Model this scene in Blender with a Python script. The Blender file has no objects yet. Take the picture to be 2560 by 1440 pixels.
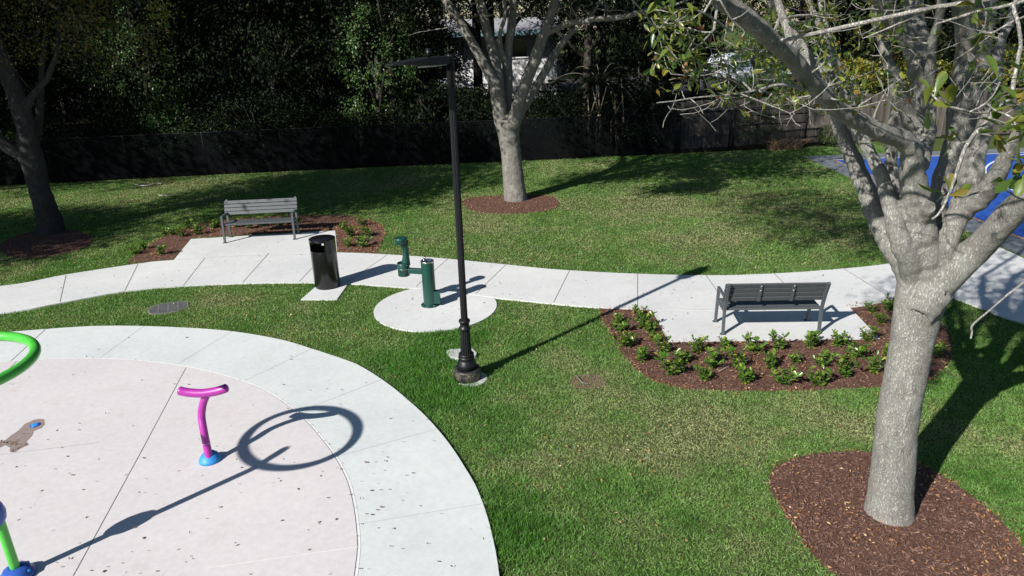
import bpy, bmesh, math, random
import numpy as np
from mathutils import Vector, Matrix, geometry
R = math.radians
rng = np.random.default_rng(7)
random.seed(7)
scene = bpy.context.scene
COL = scene.collection

# ---------------------------------------------------------------- camera, sky, sun, exposure
F_PX, PITCH, ROLL, CAM_H = 1785.0, R(20.4), R(-1.69), 4.9
FW = np.array([0, math.cos(PITCH), -math.sin(PITCH)])
_rt = np.array([1.0, 0, 0]); _up = np.cross(_rt, FW)
RT = _rt*math.cos(ROLL) + _up*math.sin(ROLL)
UP = -_rt*math.sin(ROLL) + _up*math.cos(ROLL)
cam_d = bpy.data.cameras.new('camera'); cam = bpy.data.objects.new('camera', cam_d); COL.objects.link(cam)
cam_d.sensor_width = 36; cam_d.lens = F_PX/2560*36; cam_d.clip_end = 2000; cam_d.clip_start = .05
M = Matrix(((RT[0], UP[0], -FW[0], 0), (RT[1], UP[1], -FW[1], 0), (RT[2], UP[2], -FW[2], CAM_H), (0, 0, 0, 1)))
cam.matrix_world = M
scene.camera = cam

SUN_EL, SHADOW_AZ = R(34), R(45.5)          # shadows run towards +X +Y
world = bpy.data.worlds.new('World'); scene.world = world; world.use_nodes = True
nt = world.node_tree; bgn = nt.nodes['Background']
sky = nt.nodes.new('ShaderNodeTexSky'); sky.sky_type = 'NISHITA'; sky.sun_disc = False
sky.sun_elevation = SUN_EL; sky.air_density = 1.3; sky.dust_density = .2; sky.ozone_density = 4.5; sky.sun_rotation = SHADOW_AZ + math.pi
nt.links.new(sky.outputs[0], bgn.inputs[0]); bgn.inputs[1].default_value = 0.05
sd = bpy.data.lights.new('sun', 'SUN'); sun = bpy.data.objects.new('sun', sd); COL.objects.link(sun)
sd.energy = 4.9; sd.angle = R(.53); sd.color = (1.0, .955, .89)
to_sun = Vector((-math.sin(SHADOW_AZ)*math.cos(SUN_EL), -math.cos(SHADOW_AZ)*math.cos(SUN_EL), math.sin(SUN_EL)))
sun.rotation_euler = to_sun.to_track_quat('Z', 'Y').to_euler(); sun.location = (0, 0, 30)
vs = scene.view_settings; vs.view_transform = 'Standard'; vs.look = 'None'; vs.gamma = 1; vs.exposure = 0.66
scene.cycles.max_bounces = 5; scene.cycles.transparent_max_bounces = 12

# ---------------------------------------------------------------- measuring: photo pixels to places in the park
def ray(px, py):
    return FW + RT*((px-1280)/F_PX) - UP*((py-720)/F_PX)
def G(px, py, z=0.0):
    d = ray(px, py); t = (CAM_H-z)/-d[2]
    return (d[0]*t, d[1]*t, z)
def D(px, py, Y):
    d = ray(px, py); t = Y/d[1]
    return (d[0]*t, Y, CAM_H+d[2]*t)
def depth_of(p):
    return float(np.dot(np.array(p)-np.array([0, 0, CAM_H]), FW))
def proj(P):
    Q = np.asarray(P, float)-np.array([0, 0, CAM_H]); z = Q@FW
    return np.stack([1280+F_PX*(Q@RT)/z, 720-F_PX*(Q@UP)/z, z], -1)

# ---------------------------------------------------------------- naming helpers
def tag(o, label=None, cat=None, group=None, kind=None):
    if label: o['label'] = label
    if cat: o['category'] = cat
    if group: o['group'] = group
    if kind: o['kind'] = kind
    return o
def empty(name, loc=(0, 0, 0), rz=0, parent=None):
    o = bpy.data.objects.new(name, None); COL.objects.link(o); o.location = loc; o.rotation_euler = (0, 0, rz)
    o.empty_display_size = .1
    if parent: o.parent = parent
    return o
def link(name, me, parent=None, mats=()):
    o = bpy.data.objects.new(name, me); COL.objects.link(o)
    if parent: o.parent = parent
    for m in mats: me.materials.append(m)
    return o
def copy_thing(root, loc, rz=0, sc=1.0):
    kids = list(root.children)
    r = root.copy(); COL.objects.link(r); r.location = loc; r.rotation_euler = (0, 0, rz); r.scale = (sc, sc, sc)
    for k in kids:
        c = k.copy(); COL.objects.link(c); c.parent = r
        for g in list(k.children):
            d = g.copy(); COL.objects.link(d); d.parent = c
    return r

class MB:
    """collects shapes, then links them as one mesh"""
    def __init__(s): s.v = []; s.f = []; s.m = []; s.sm = []
    def add(s, vs_, fs_, mi=0, smooth=False):
        n = len(s.v); s.v += [tuple(map(float, v)) for v in vs_]
        for f_ in fs_: s.f.append([n+i for i in f_]); s.m.append(mi); s.sm.append(smooth)
        return s
    def box(s, c, size, rz=0, rx=0, ry=0, mi=0):
        m = Matrix.Rotation(rz, 3, 'Z') @ Matrix.Rotation(ry, 3, 'Y') @ Matrix.Rotation(rx, 3, 'X')
        vs_ = [tuple(Vector(c) + m @ Vector((sx*size[0]/2, sy*size[1]/2, sz*size[2]/2))) for sx in (-1, 1) for sy in (-1, 1) for sz in (-1, 1)]
        return s.add(vs_, [(0, 1, 3, 2), (4, 6, 7, 5), (0, 4, 5, 1), (2, 3, 7, 6), (0, 2, 6, 4), (1, 5, 7, 3)], mi)
    def bar(s, a, b, w, h, up=(0, 0, 1), mi=0):
        a, b, up = Vector(a), Vector(b), Vector(up); d = (b-a).normalized()
        if abs(d.dot(up)) > .99: up = Vector((0, 1, 0))
        x = d.cross(up).normalized(); y = x.cross(d)
        vs_ = [p + x*sx*w/2 + y*sy*h/2 for p in (a, b) for sx, sy in ((-1, -1), (1, -1), (1, 1), (-1, 1))]
        return s.add(vs_, [(0, 3, 2, 1), (4, 5, 6, 7), (0, 1, 5, 4), (1, 2, 6, 5), (2, 3, 7, 6), (3, 0, 4, 7)], mi)
    def lathe(s, prof, c=(0, 0, 0), seg=32, mi=0, smooth=True, cap=True, axis=None, flute=0):
        vs_, fs_ = [], []; n = len(prof)
        q = Vector(axis).to_track_quat('Z', 'Y').to_matrix() if axis else Matrix.Identity(3)
        for z, r in prof:
            for k in range(seg):
                a = 2*math.pi*k/seg; rr = r*(1-flute*(k % 2))
                vs_.append(tuple(Vector(c) + q @ Vector((rr*math.cos(a), rr*math.sin(a), z))))
        for i in range(n-1):
            for k in range(seg):
                k2 = (k+1) % seg; fs_.append((i*seg+k, i*seg+k2, (i+1)*seg+k2, (i+1)*seg+k))
        s.add(vs_, fs_, mi, smooth)
        if cap:
            b = len(s.v)-len(vs_)
            s.f.append([b+k for k in range(seg)][::-1]); s.m.append(mi); s.sm.append(False)
            s.f.append([b+(n-1)*seg+k for k in range(seg)]); s.m.append(mi); s.sm.append(False)
        return s
    def tube(s, pts, rad, seg=10, mi=0, cap=True, closed=False, smooth=True, squash=1.0):
        P = [Vector(p) for p in pts]; n = len(P)
        if not hasattr(rad, '__len__'): rad = [rad]*n
        vs_, fs_ = [], []; prev = None
        for i in range(n):
            if closed: t = (P[(i+1) % n]-P[i-1]).normalized()
            else: t = (P[min(i+1, n-1)]-P[max(i-1, 0)]).normalized()
            if prev is None:
                u = t.cross(Vector((0, 0, 1)))
                if u.length < .05: u = t.cross(Vector((0, 1, 0)))
            else: u = prev - t*prev.dot(t)
            u.normalize(); w = t.cross(u); prev = u
            for k in range(seg):
                a = 2*math.pi*k/seg; vs_.append(tuple(P[i] + (u*math.cos(a) + w*math.sin(a)*squash)*rad[i]))
        m = n if closed else n-1
        for i in range(m):
            j = (i+1) % n
            for k in range(seg):
                k2 = (k+1) % seg; fs_.append((i*seg+k, i*seg+k2, j*seg+k2, j*seg+k))
        s.add(vs_, fs_, mi, smooth)
        if cap and not closed:
            b = len(s.v)-len(vs_)
            s.f.append([b+k for k in range(seg)][::-1]); s.m.append(mi); s.sm.append(False)
            s.f.append([b+(n-1)*seg+k for k in range(seg)]); s.m.append(mi); s.sm.append(False)
        return s
    def slab(s, poly, z0, z1, mi=0):
        """vertical-sided slab over a ground outline"""
        P = [(p[0], p[1]) for p in poly]; n = len(P)
        area = sum(P[i][0]*P[(i+1) % n][1]-P[(i+1) % n][0]*P[i][1] for i in range(n))
        if area < 0: P = P[::-1]
        tris = geometry.tessellate_polygon([[Vector((x, y, 0)) for x, y in P]])
        s.add([(x, y, z1) for x, y in P], [t if cross2(P, t) > 0 else t[::-1] for t in tris], mi)
        vs_ = [(x, y, z1) for x, y in P] + [(x, y, z0) for x, y in P]
        s.add(vs_, [(i, n+i, n+(i+1) % n, (i+1) % n) for i in range(n)], mi)
        return s
    def build(s, name, mats, parent=None, bevel=0):
        me = bpy.data.meshes.new(name); me.from_pydata(s.v, [], s.f)
        if not isinstance(mats, (list, tuple)): mats = [mats]
        for m in mats: me.materials.append(m)
        me.polygons.foreach_set('material_index', s.m); me.polygons.foreach_set('use_smooth', s.sm); me.update()
        o = bpy.data.objects.new(name, me); COL.objects.link(o)
        if parent: o.parent = parent
        if bevel:
            b = o.modifiers.new('bevel', 'BEVEL'); b.width = bevel; b.segments = 2; b.limit_method = 'ANGLE'; b.angle_limit = R(40)
        return o
def cross2(P, t):
    a, b, c = (P[i] for i in t)
    return (b[0]-a[0])*(c[1]-a[1])-(b[1]-a[1])*(c[0]-a[0])

def smooth_line(pts, n=8, closed=False):
    """Catmull-Rom through points"""
    P = [np.array(p, float) for p in pts]; out = []; m = len(P)
    rngi = range(m) if closed else range(m-1)
    for i in rngi:
        if closed: p0, p1, p2, p3 = P[i-1], P[i], P[(i+1) % m], P[(i+2) % m]
        else: p0, p1, p2, p3 = P[max(i-1, 0)], P[i], P[i+1], P[min(i+2, m-1)]
        for k in range(n):
            t = k/n
            out.append(.5*((2*p1)+(-p0+p2)*t+(2*p0-5*p1+4*p2-p3)*t*t+(-p0+3*p1-3*p2+p3)*t**3))
    if not closed: out.append(P[-1])
    return out

def inside(poly, X, Y):
    P = np.array([(p[0], p[1]) for p in poly]); r = np.zeros(len(X), bool); n = len(P)
    for i in range(n):
        x1, y1 = P[i]; x2, y2 = P[(i+1) % n]
        if y1 == y2: continue
        c = ((y1 > Y) != (y2 > Y)) & (X < (x2-x1)*(Y-y1)/(y2-y1)+x1); r ^= c
    return r

_pt = rng.random((256, 256))
def vnoise(x, y, s=1.0, o=0):
    x = np.asarray(x)*s+o*17.3+1000; y = np.asarray(y)*s+o*9.1+1000
    xi = np.floor(x).astype(int); yi = np.floor(y).astype(int); fx = x-xi; fy = y-yi
    fx = fx*fx*(3-2*fx); fy = fy*fy*(3-2*fy)
    g = lambda a, b: _pt[a % 256, b % 256]
    return (g(xi, yi)*(1-fx)+g(xi+1, yi)*fx)*(1-fy)+(g(xi, yi+1)*(1-fx)+g(xi+1, yi+1)*fx)*fy
def fbm(x, y, s=1.0, o=0):
    return (vnoise(x, y, s, o)*.5+vnoise(x, y, s*2.1, o+1)*.3+vnoise(x, y, s*4.3, o+2)*.2)

# ---------------------------------------------------------------- materials
def mat(name):
    m = bpy.data.materials.new(name); m.use_nodes = True
    return m, m.node_tree.nodes, m.node_tree.links, m.node_tree.nodes['Principled BSDF']
def setp(b, **k):
    for a, v in k.items():
        a = {'rough': 'Roughness', 'metal': 'Metallic', 'spec': 'Specular IOR Level', 'coat': 'Coat Weight', 'coatr': 'Coat Roughness'}.get(a, a)
        b.inputs[a].default_value = v
def noise(N, L, scale, detail=4, rough=.55, vec=None, dim='3D'):
    n = N.new('ShaderNodeTexNoise'); n.inputs['Scale'].default_value = scale; n.inputs['Detail'].default_value = detail
    n.inputs['Roughness'].default_value = rough
    if vec is not None: L.new(vec, n.inputs['Vector'])
    return n
def ramp(N, L, src, stops, interp='LINEAR'):
    r = N.new('ShaderNodeValToRGB'); r.color_ramp.interpolation = interp
    el = r.color_ramp.elements
    while len(el) < len(stops): el.new(.5)
    for e, (p, c) in zip(el, stops):
        e.position = p; e.color = (*c, 1) if len(c) == 3 else c
    L.new(src, r.inputs[0]); return r
def mixc(N, L, a, b, fac, mode='MIX'):
    m = N.new('ShaderNodeMix'); m.data_type = 'RGBA'; m.blend_type = mode
    for s, v in ((m.inputs[6], a), (m.inputs[7], b), (m.inputs[0], fac)):
        if hasattr(v, 'links') or hasattr(v, 'is_linked'): L.new(v, s)
        elif isinstance(v, (int, float)): s.default_value = v
        else: s.default_value = (*v, 1)
    return m.outputs[2]
def bump(N, L, b, h, strength=.3, dist=.01):
    u = N.new('ShaderNodeBump'); u.inputs['Strength'].default_value = strength; u.inputs['Distance'].default_value = dist
    L.new(h, u.inputs['Height']); L.new(u.outputs[0], b.inputs['Normal']); return u
def obj_coord(N, kind='Object'):
    t = N.new('ShaderNodeTexCoord'); return t.outputs[kind]
def mapped(N, L, scale, kind='Object'):
    m = N.new('ShaderNodeMapping'); m.inputs['Scale'].default_value = scale; L.new(obj_coord(N, kind), m.inputs[0]); return m.outputs[0]

def concrete(name, c1, c2, stain=(.3, .27, .25), blot=.12):
    m, N, L, b = mat(name)
    oc = obj_coord(N)
    n1 = noise(N, L, .55, 5, .6, oc); n2 = noise(N, L, 14, 6, .7, oc); n3 = noise(N, L, 160, 3, .6, oc)
    c = ramp(N, L, n1.outputs[0], [(.3, c1), (.7, c2)]).outputs[0]
    f2 = ramp(N, L, n2.outputs[0], [(.35, (.93,)*3), (.65, (1.03,)*3)]).outputs[0]
    c = mixc(N, L, c, f2, 1.0, 'MULTIPLY')
    f3 = ramp(N, L, n3.outputs[0], [(.3, (.93,)*3), (.7, (1.04,)*3)]).outputs[0]
    c = mixc(N, L, c, f3, 1.0, 'MULTIPLY')
    n4 = noise(N, L, 1.7, 6, .7, mapped(N, L, (1, 1, 1))); 
    st = ramp(N, L, n4.outputs[0], [(.56, (0, 0, 0)), (.8, (blot,)*3)]).outputs[0]
    c = mixc(N, L, c, stain, st)
    # broom finish
    w = noise(N, L, 1, 3, .5, mapped(N, L, (220, 14, 1)))
    L.new(c, b.inputs['Base Color']); setp(b, rough=.85, spec=.3)
    bump(N, L, b, w.outputs[0], .25, .002)
    return m
M_PATH = concrete('path_concrete', (.51, .52, .525), (.61, .615, .61), blot=.3)
M_RING = concrete('ring_concrete', (.51, .54, .54), (.60, .625, .62), blot=.22)
M_PAD = concrete('pink_concrete', (.53, .505, .51), (.60, .57, .57), (.40, .29, .24), .3)

def simple(name, col, rough=.6, metal=0, nscale=30, var=.12, bstr=.0, **k):
    m, N, L, b = mat(name)
    n = noise(N, L, nscale, 5, .6, obj_coord(N))
    c = ramp(N, L, n.outputs[0], [(.3, tuple(x*(1-var) for x in col)), (.7, tuple(min(1, x*(1+var)) for x in col))]).outputs[0]
    L.new(c, b.inputs['Base Color']); setp(b, rough=rough, metal=metal, **k)
    if bstr: bump(N, L, b, n.outputs[0], bstr, .003)
    return m
M_JOINT = simple('joint_dark', (.10, .095, .09), .9)
M_JOINT_L = simple('joint_faint', (.34, .34, .34), .9)
M_JOINT_W = simple('joint_white', (.68, .66, .65), .9)
M_BLACK = simple('black_paint', (.007, .008, .010), .42, bstr=.1, nscale=60, spec=.35)
M_BLACK_GLOSS = simple('black_gloss_paint', (.006, .006, .007), .25, coat=.2, nscale=8)
M_HOLE = simple('black_liner', (.004, .004, .004), .9)
M_GREEN = simple('dark_green_paint', (.009, .052, .042), .35, bstr=.05, nscale=90)
M_STEEL = simple('steel', (.6, .6, .6), .22, 1.0, 40)
M_BENCH = simple('grey_slat', (.062, .071, .077), .55, nscale=50, var=.18, bstr=.2)
M_FRAME = simple('grey_frame', (.065, .078, .088), .5, nscale=40)
M_BOLT = simple('bolt', (.55, .55, .55), .4, .6)
M_PINK = simple('pink_paint', (.35, .026, .29), .38, nscale=20, var=.10, coat=.15)
M_LIME = simple('lime_paint', (.065, .43, .045), .3, nscale=14, var=.12, coat=.25)
M_BLUE = simple('blue_rubber', (.025, .24, .62), .55, nscale=40, var=.08)
M_NAVY = simple('blue_paint', (.03, .09, .38), .35, nscale=30, var=.08)
M_TAN = simple('worn_patch', (.235, .185, .17), .9, nscale=25, var=.18)
M_FENCE = simple('black_fence_metal', (.004, .004, .005), .5, spec=.2)
M_GLASS, N, L, b = mat('window_glass'); setp(b, rough=.08, **{'Base Color': (.05, .07, .08, 1)})
M_WHITE = simple('white_paint', (.75, .76, .78), .5, var=.05)
M_ROOF = simple('shingle_roof', (.27, .27, .28), .8, nscale=6, var=.2)
M_FASCIA = simple('teal_fascia', (.12, .20, .22), .5)
M_TYRE = simple('tyre', (.02, .02, .02), .8)
M_CARW = simple('white_car_paint', (.62, .66, .74), .25, nscale=5, var=.03, coat=.6)
M_CARG = simple('silver_car_paint', (.33, .36, .38), .25, nscale=5, var=.03, coat=.6)
M_ORANGE = simple('orange_line', (.55, .27, .04), .7); M_LINE = simple('white_line', (.75, .76, .78), .7)
M_SAND = simple('handhole_concrete', (.42, .43, .42), .85, nscale=60, bstr=.3)
M_LENS = simple('lamp_lens', (.32, .33, .33), .3)

def asphalt(name, col):
    m, N, L, b = mat(name); oc = obj_coord(N)
    n = noise(N, L, 1.2, 5, .6, oc); n2 = noise(N, L, 180, 2, .5, oc)
    c = ramp(N, L, n.outputs[0], [(.3, tuple(x*.85 for x in col)), (.7, tuple(x*1.15 for x in col))]).outputs[0]
    L.new(c, b.inputs['Base Color']); setp(b, rough=.75); bump(N, L, b, n2.outputs[0], .3, .002); return m
M_APRON = asphalt('court_grey', (.13, .145, .165)); M_COURT = asphalt('court_blue', (.012, .075, .36))

# manhole: dark plates with pale joints
M_GRATE, N, L, b = mat('drain_grate')
w = N.new('ShaderNodeTexWave'); w.inputs['Scale'].default_value = 16; w.inputs['Distortion'].default_value = .3
L.new(obj_coord(N), w.inputs[0])
c = ramp(N, L, w.outputs[0], [(.35, (.03, .018, .012)), (.6, (.20, .12, .085))]).outputs[0]
L.new(c, b.inputs['Base Color']); setp(b, rough=.9)

# rusty/dirty splash guard on the lamp base
M_BASE, N, L, b = mat('lamp_base_dirty'); oc = obj_coord(N)
n = noise(N, L, 90, 4, .7, oc); n2 = noise(N, L, 6, 3, .5, oc)
sep = N.new('ShaderNodeSeparateXYZ'); L.new(oc, sep.inputs[0])
band = ramp(N, L, sep.outputs[2], [(.02, (0, 0, 0)), (.07, (1, 1, 1)), (.14, (1, 1, 1)), (.2, (.0,)*3)]).outputs[0]
sp = ramp(N, L, n.outputs[0], [(.47, (0, 0, 0)), (.6, (1, 1, 1))]).outputs[0]
sp2 = ramp(N, L, n2.outputs[0], [(.42, (0, 0, 0)), (.56, (1, 1, 1))]).outputs[0]
f_ = mixc(N, L, band, sp, 1.0, 'MULTIPLY'); f_ = mixc(N, L, f_, sp2, 1.0, 'MULTIPLY')
c = mixc(N, L, (.013, .013, .015), (.30, .26, .19), f_); L.new(c, b.inputs['Base Color']); setp(b, rough=.5)

def bark(name, light, dark, lichen=(.36, .39, .34), lich=.4, vs_=(62, 62, 17)):
    m, N, L, b = mat(name)
    nz = noise(N, L, 6, 3, .6, obj_coord(N))
    ad = N.new('ShaderNodeVectorMath'); ad.operation = 'MULTIPLY_ADD'; ad.inputs[1].default_value = (.10, .10, .10)
    L.new(nz.outputs[1], ad.inputs[0]); L.new(obj_coord(N), ad.inputs[2])
    mp = N.new('ShaderNodeMapping'); mp.inputs['Scale'].default_value = vs_; L.new(ad.outputs[0], mp.inputs[0])
    r1 = noise(N, L, 1, 5, .65, mp.outputs[0])
    ab = N.new('ShaderNodeMath'); ab.operation = 'SUBTRACT'; L.new(r1.outputs[0], ab.inputs[0]); ab.inputs[1].default_value = .5
    ab2 = N.new('ShaderNodeMath'); ab2.operation = 'ABSOLUTE'; L.new(ab.outputs[0], ab2.inputs[0])
    crack = ramp(N, L, ab2.outputs[0], [(.0, dark), (.016, tuple(x*.75+y*.25 for x, y in zip(light, dark))), (.045, light)]).outputs[0]
    n1 = noise(N, L, 1.6, 5, .65, obj_coord(N))
    tint = ramp(N, L, n1.outputs[0], [(.3, (.86, .85, .84)), (.68, (1.08, 1.08, 1.07))]).outputs[0]
    c = mixc(N, L, crack, tint, 1.0, 'MULTIPLY')
    n2 = noise(N, L, 4.5, 7, .72, obj_coord(N))
    lm = ramp(N, L, n2.outputs[0], [(.52, (0, 0, 0)), (.62, (lich,)*3)]).outputs[0]
    c = mixc(N, L, c, lichen, lm)
    n5 = noise(N, L, 1, 5, .7, mapped(N, L, (16, 16, 3.2))); c = mixc(N, L, c, ramp(N, L, n5.outputs[0], [(.32, (.74, .73, .71)), (.62, (1.06,)*3)]).outputs[0], 1.0, 'MULTIPLY')
    n4 = noise(N, L, 9, 6, .7, obj_coord(N))
    dm = ramp(N, L, n4.outputs[0], [(.28, (.72, .68, .64)), (.40, (1, 1, 1))]).outputs[0]
    c = mixc(N, L, c, dm, 1.0, 'MULTIPLY')
    n3 = noise(N, L, 110, 4, .65, obj_coord(N))
    c = mixc(N, L, c, ramp(N, L, n3.outputs[0], [(.3, (.86,)*3), (.7, (1.1,)*3)]).outputs[0], 1.0, 'MULTIPLY')
    L.new(c, b.inputs['Base Color']); setp(b, rough=.9, spec=.2)
    h = N.new('ShaderNodeMath'); h.operation = 'MULTIPLY_ADD'; h.inputs[1].default_value = .25; L.new(n3.outputs[0], h.inputs[0])
    cl = N.new('ShaderNodeMath'); cl.operation = 'MINIMUM'; cl.inputs[1].default_value = .08; L.new(ab2.outputs[0], cl.inputs[0])
    sc = N.new('ShaderNodeMath'); sc.operation = 'MULTIPLY'; sc.inputs[1].default_value = 8; L.new(cl.outputs[0], sc.inputs[0]); L.new(sc.outputs[0], h.inputs[2])
    bump(N, L, b, h.outputs[0], .9, .010)
    return m
M_BARK = bark('pale_bark', (.335, .325, .305), (.205, .195, .18), (.36, .39, .345))
M_BARK_D = bark('brown_bark', (.20, .175, .15), (.10, .085, .07), lich=.35)
M_BARK_C = bark('grey_bark', (.245, .235, .215), (.12, .11, .10), lich=.4, vs_=(36, 36, 10))
M_BARK_L = bark('shade_darkened_bark', (.055, .053, .055), (.022, .02, .02), (.12, .125, .12), lich=.25, vs_=(36, 36, 10))  # canopy shade over the left tree is darkened into its bark colour
M_BARK_W = bark('woodland_bark', (.055, .048, .042), (.025, .02, .018), lich=.2)  # bark colour lowered so the woodland trunks look deep in shade
M_TWIG = bark('twig_bark', (.46, .445, .42), (.26, .24, .22), lich=.3, vs_=(60, 60, 30))

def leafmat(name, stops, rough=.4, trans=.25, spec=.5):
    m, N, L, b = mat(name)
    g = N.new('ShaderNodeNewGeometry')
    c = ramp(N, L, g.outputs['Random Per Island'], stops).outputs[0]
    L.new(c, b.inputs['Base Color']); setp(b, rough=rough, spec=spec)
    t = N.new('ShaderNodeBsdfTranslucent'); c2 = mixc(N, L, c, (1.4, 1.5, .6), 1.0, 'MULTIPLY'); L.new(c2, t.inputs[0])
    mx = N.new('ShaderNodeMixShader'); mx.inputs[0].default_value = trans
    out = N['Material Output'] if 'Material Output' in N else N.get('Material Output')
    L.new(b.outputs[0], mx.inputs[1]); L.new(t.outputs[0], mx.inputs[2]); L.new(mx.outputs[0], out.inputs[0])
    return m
LF_DARK = leafmat('shade_darkened_leaves', [(0, (.0015, .0035, .0015)), (.6, (.0035, .0085, .003)), (.95, (.011, .022, .006)), (1, (.035, .035, .01))], .6, .1, .1)  # woodland shade is put into these very low leaf colours
LF_MID = leafmat('green_leaves', [(0, (.03, .07, .022)), (.6, (.065, .13, .04)), (.93, (.10, .17, .04)), (1, (.17, .17, .05))], .4, .25, .4)  # leaf colour raised in place of sunlight, for bright clumps in shaded woods
LF_BRIGHT = leafmat('bright_leaves', [(0, (.04, .08, .016)), (.6, (.07, .14, .025)), (.9, (.13, .18, .03)), (1, (.25, .2, .04))], .35, .35)
LF_YELLOW = leafmat('yellow_green_leaves', [(0, (.08, .11, .02)), (.5, (.2, .22, .03)), (.9, (.3, .28, .04)), (1, (.25, .1, .03))], .4, .4)
LF_OAK = leafmat('olive_leaves', [(0, (.035, .075, .018)), (.5, (.10, .155, .03)), (.85, (.21, .22, .038)), (.975, (.2, .15, .03)), (1, (.28, .05, .02))], .32, .35, .5)
LF_RUST = leafmat('rusty_leaves', [(0, (.05, .06, .014)), (.6, (.12, .11, .025)), (1, (.2, .13, .03))], .5, .3)
LF_PLANT = leafmat('planting_leaves', [(0, (.035, .095, .012)), (.6, (.085, .18, .022)), (.93, (.18, .26, .035)), (.985, (.35, .32, .04)), (1, (.3, .12, .03))], .3, .25)
LF_LITTER = leafmat('fallen_leaves', [(0, (.06, .03, .02)), (.5, (.12, .06, .035)), (.8, (.2, .11, .06)), (1, (.32, .2, .1))], .7, .1)
LF_LITTER_L = leafmat('dry_leaves', [(0, (.16, .06, .02)), (.4, (.33, .14, .045)), (.8, (.42, .24, .10)), (1, (.5, .38, .24))], .7, .1)
LF_CHIP = leafmat('mulch_chips', [(0, (.05, .026, .019)), (.5, (.15, .08, .06)), (.8, (.20, .115, .085)), (1, (.28, .17, .12))], .9, 0)

# grass blades take their colour from where they grow
M_GRASS, N, L, b = mat('grass_blades')
at = N.new('ShaderNodeAttribute'); at.attribute_name = 'Col'
L.new(at.outputs[0], b.inputs['Base Color']); setp(b, rough=.5, spec=.35)
t = N.new('ShaderNodeBsdfTranslucent'); L.new(mixc(N, L, at.outputs[0], (1.2, 1.4, .6), 1.0, 'MULTIPLY'), t.inputs[0])
mx = N.new('ShaderNodeMixShader'); mx.inputs[0].default_value = .3
L.new(b.outputs[0], mx.inputs[1]); L.new(t.outputs[0], mx.inputs[2]); L.new(mx.outputs[0], N['Material Output'].inputs[0])
# ground under it
M_GROUND, N, L, b = mat('soil_and_thatch'); oc = obj_coord(N)
n1 = noise(N, L, .35, 5, .6, oc); n2 = noise(N, L, 9, 6, .7, oc); n3 = noise(N, L, 60, 4, .7, oc)
c = ramp(N, L, n1.outputs[0], [(.3, (.05, .09, .022)), (.7, (.10, .13, .04))]).outputs[0]
c = mixc(N, L, c, (.09, .075, .04), ramp(N, L, n2.outputs[0], [(.5, (0, 0, 0)), (.75, (.7,)*3)]).outputs[0])
c = mixc(N, L, c, ramp(N, L, n3.outputs[0], [(.3, (.45,)*3), (.7, (1.3,)*3)]).outputs[0], 1.0, 'MULTIPLY')
L.new(c, b.inputs['Base Color']); setp(b, rough=.95, spec=.1); bump(N, L, b, n3.outputs[0], .8, .03)
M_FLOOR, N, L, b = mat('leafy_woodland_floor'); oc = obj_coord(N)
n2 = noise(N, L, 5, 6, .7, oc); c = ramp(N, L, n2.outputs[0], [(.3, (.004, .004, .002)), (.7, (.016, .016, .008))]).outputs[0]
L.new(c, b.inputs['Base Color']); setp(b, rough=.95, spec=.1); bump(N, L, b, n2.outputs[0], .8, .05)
M_MULCH, N, L, b = mat('brown_mulch'); oc = obj_coord(N)
n2 = noise(N, L, 40, 6, .75, oc); n3 = noise(N, L, 3, 4, .6, oc)
c = ramp(N, L, n2.outputs[0], [(.32, (.055, .026, .020)), (.6, (.165, .09, .068)), (.75, (.23, .135, .10))]).outputs[0]
c = mixc(N, L, c, ramp(N, L, n3.outputs[0], [(.3, (.8,)*3), (.7, (1.15,)*3)]).outputs[0], 1.0, 'MULTIPLY')
L.new(c, b.inputs['Base Color']); setp(b, rough=.95, spec=.1); bump(N, L, b, n2.outputs[0], .9, .02)

# wind screen on the fence: dark cloth with fine holes
def screen(name, col, alpha, freq, diag=False):
    m, N, L, b = mat(name); setp(b, rough=.9, spec=.03, **{'Base Color': (*col, 1)})
    tr = N.new('ShaderNodeBsdfTransparent'); mx = N.new('ShaderNodeMixShader')
    mp = N.new('ShaderNodeMapping'); mp.inputs['Rotation'].default_value = (0, R(45) if diag else 0, 0); L.new(obj_coord(N), mp.inputs[0])
    sep = N.new('ShaderNodeSeparateXYZ'); L.new(mp.outputs[0], sep.inputs[0])
    outs = []
    for ax in (0, 2):
        a = N.new('ShaderNodeMath'); a.operation = 'MULTIPLY'; a.inputs[1].default_value = freq; L.new(sep.outputs[ax], a.inputs[0])
        f = N.new('ShaderNodeMath'); f.operation = 'FRACT'; L.new(a.outputs[0], f.inputs[0])
        g = N.new('ShaderNodeMath'); g.operation = 'LESS_THAN'; g.inputs[1].default_value = alpha; L.new(f.outputs[0], g.inputs[0]); outs.append(g.outputs[0])
    mxm = N.new('ShaderNodeMath'); mxm.operation = 'MAXIMUM'; L.new(outs[0], mxm.inputs[0]); L.new(outs[1], mxm.inputs[1])
    L.new(mxm.outputs[0], mx.inputs[0]); L.new(tr.outputs[0], mx.inputs[1]); L.new(b.outputs[0], mx.inputs[2])
    L.new(mx.outputs[0], N['Material Output'].inputs[0]); return m
M_SCREEN = screen('wind_screen_cloth', (.0055, .0065, .0075), .46, 26)
M_LINK = screen('chain_link_wire', (.03, .03, .03), .16, 20, True)

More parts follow.
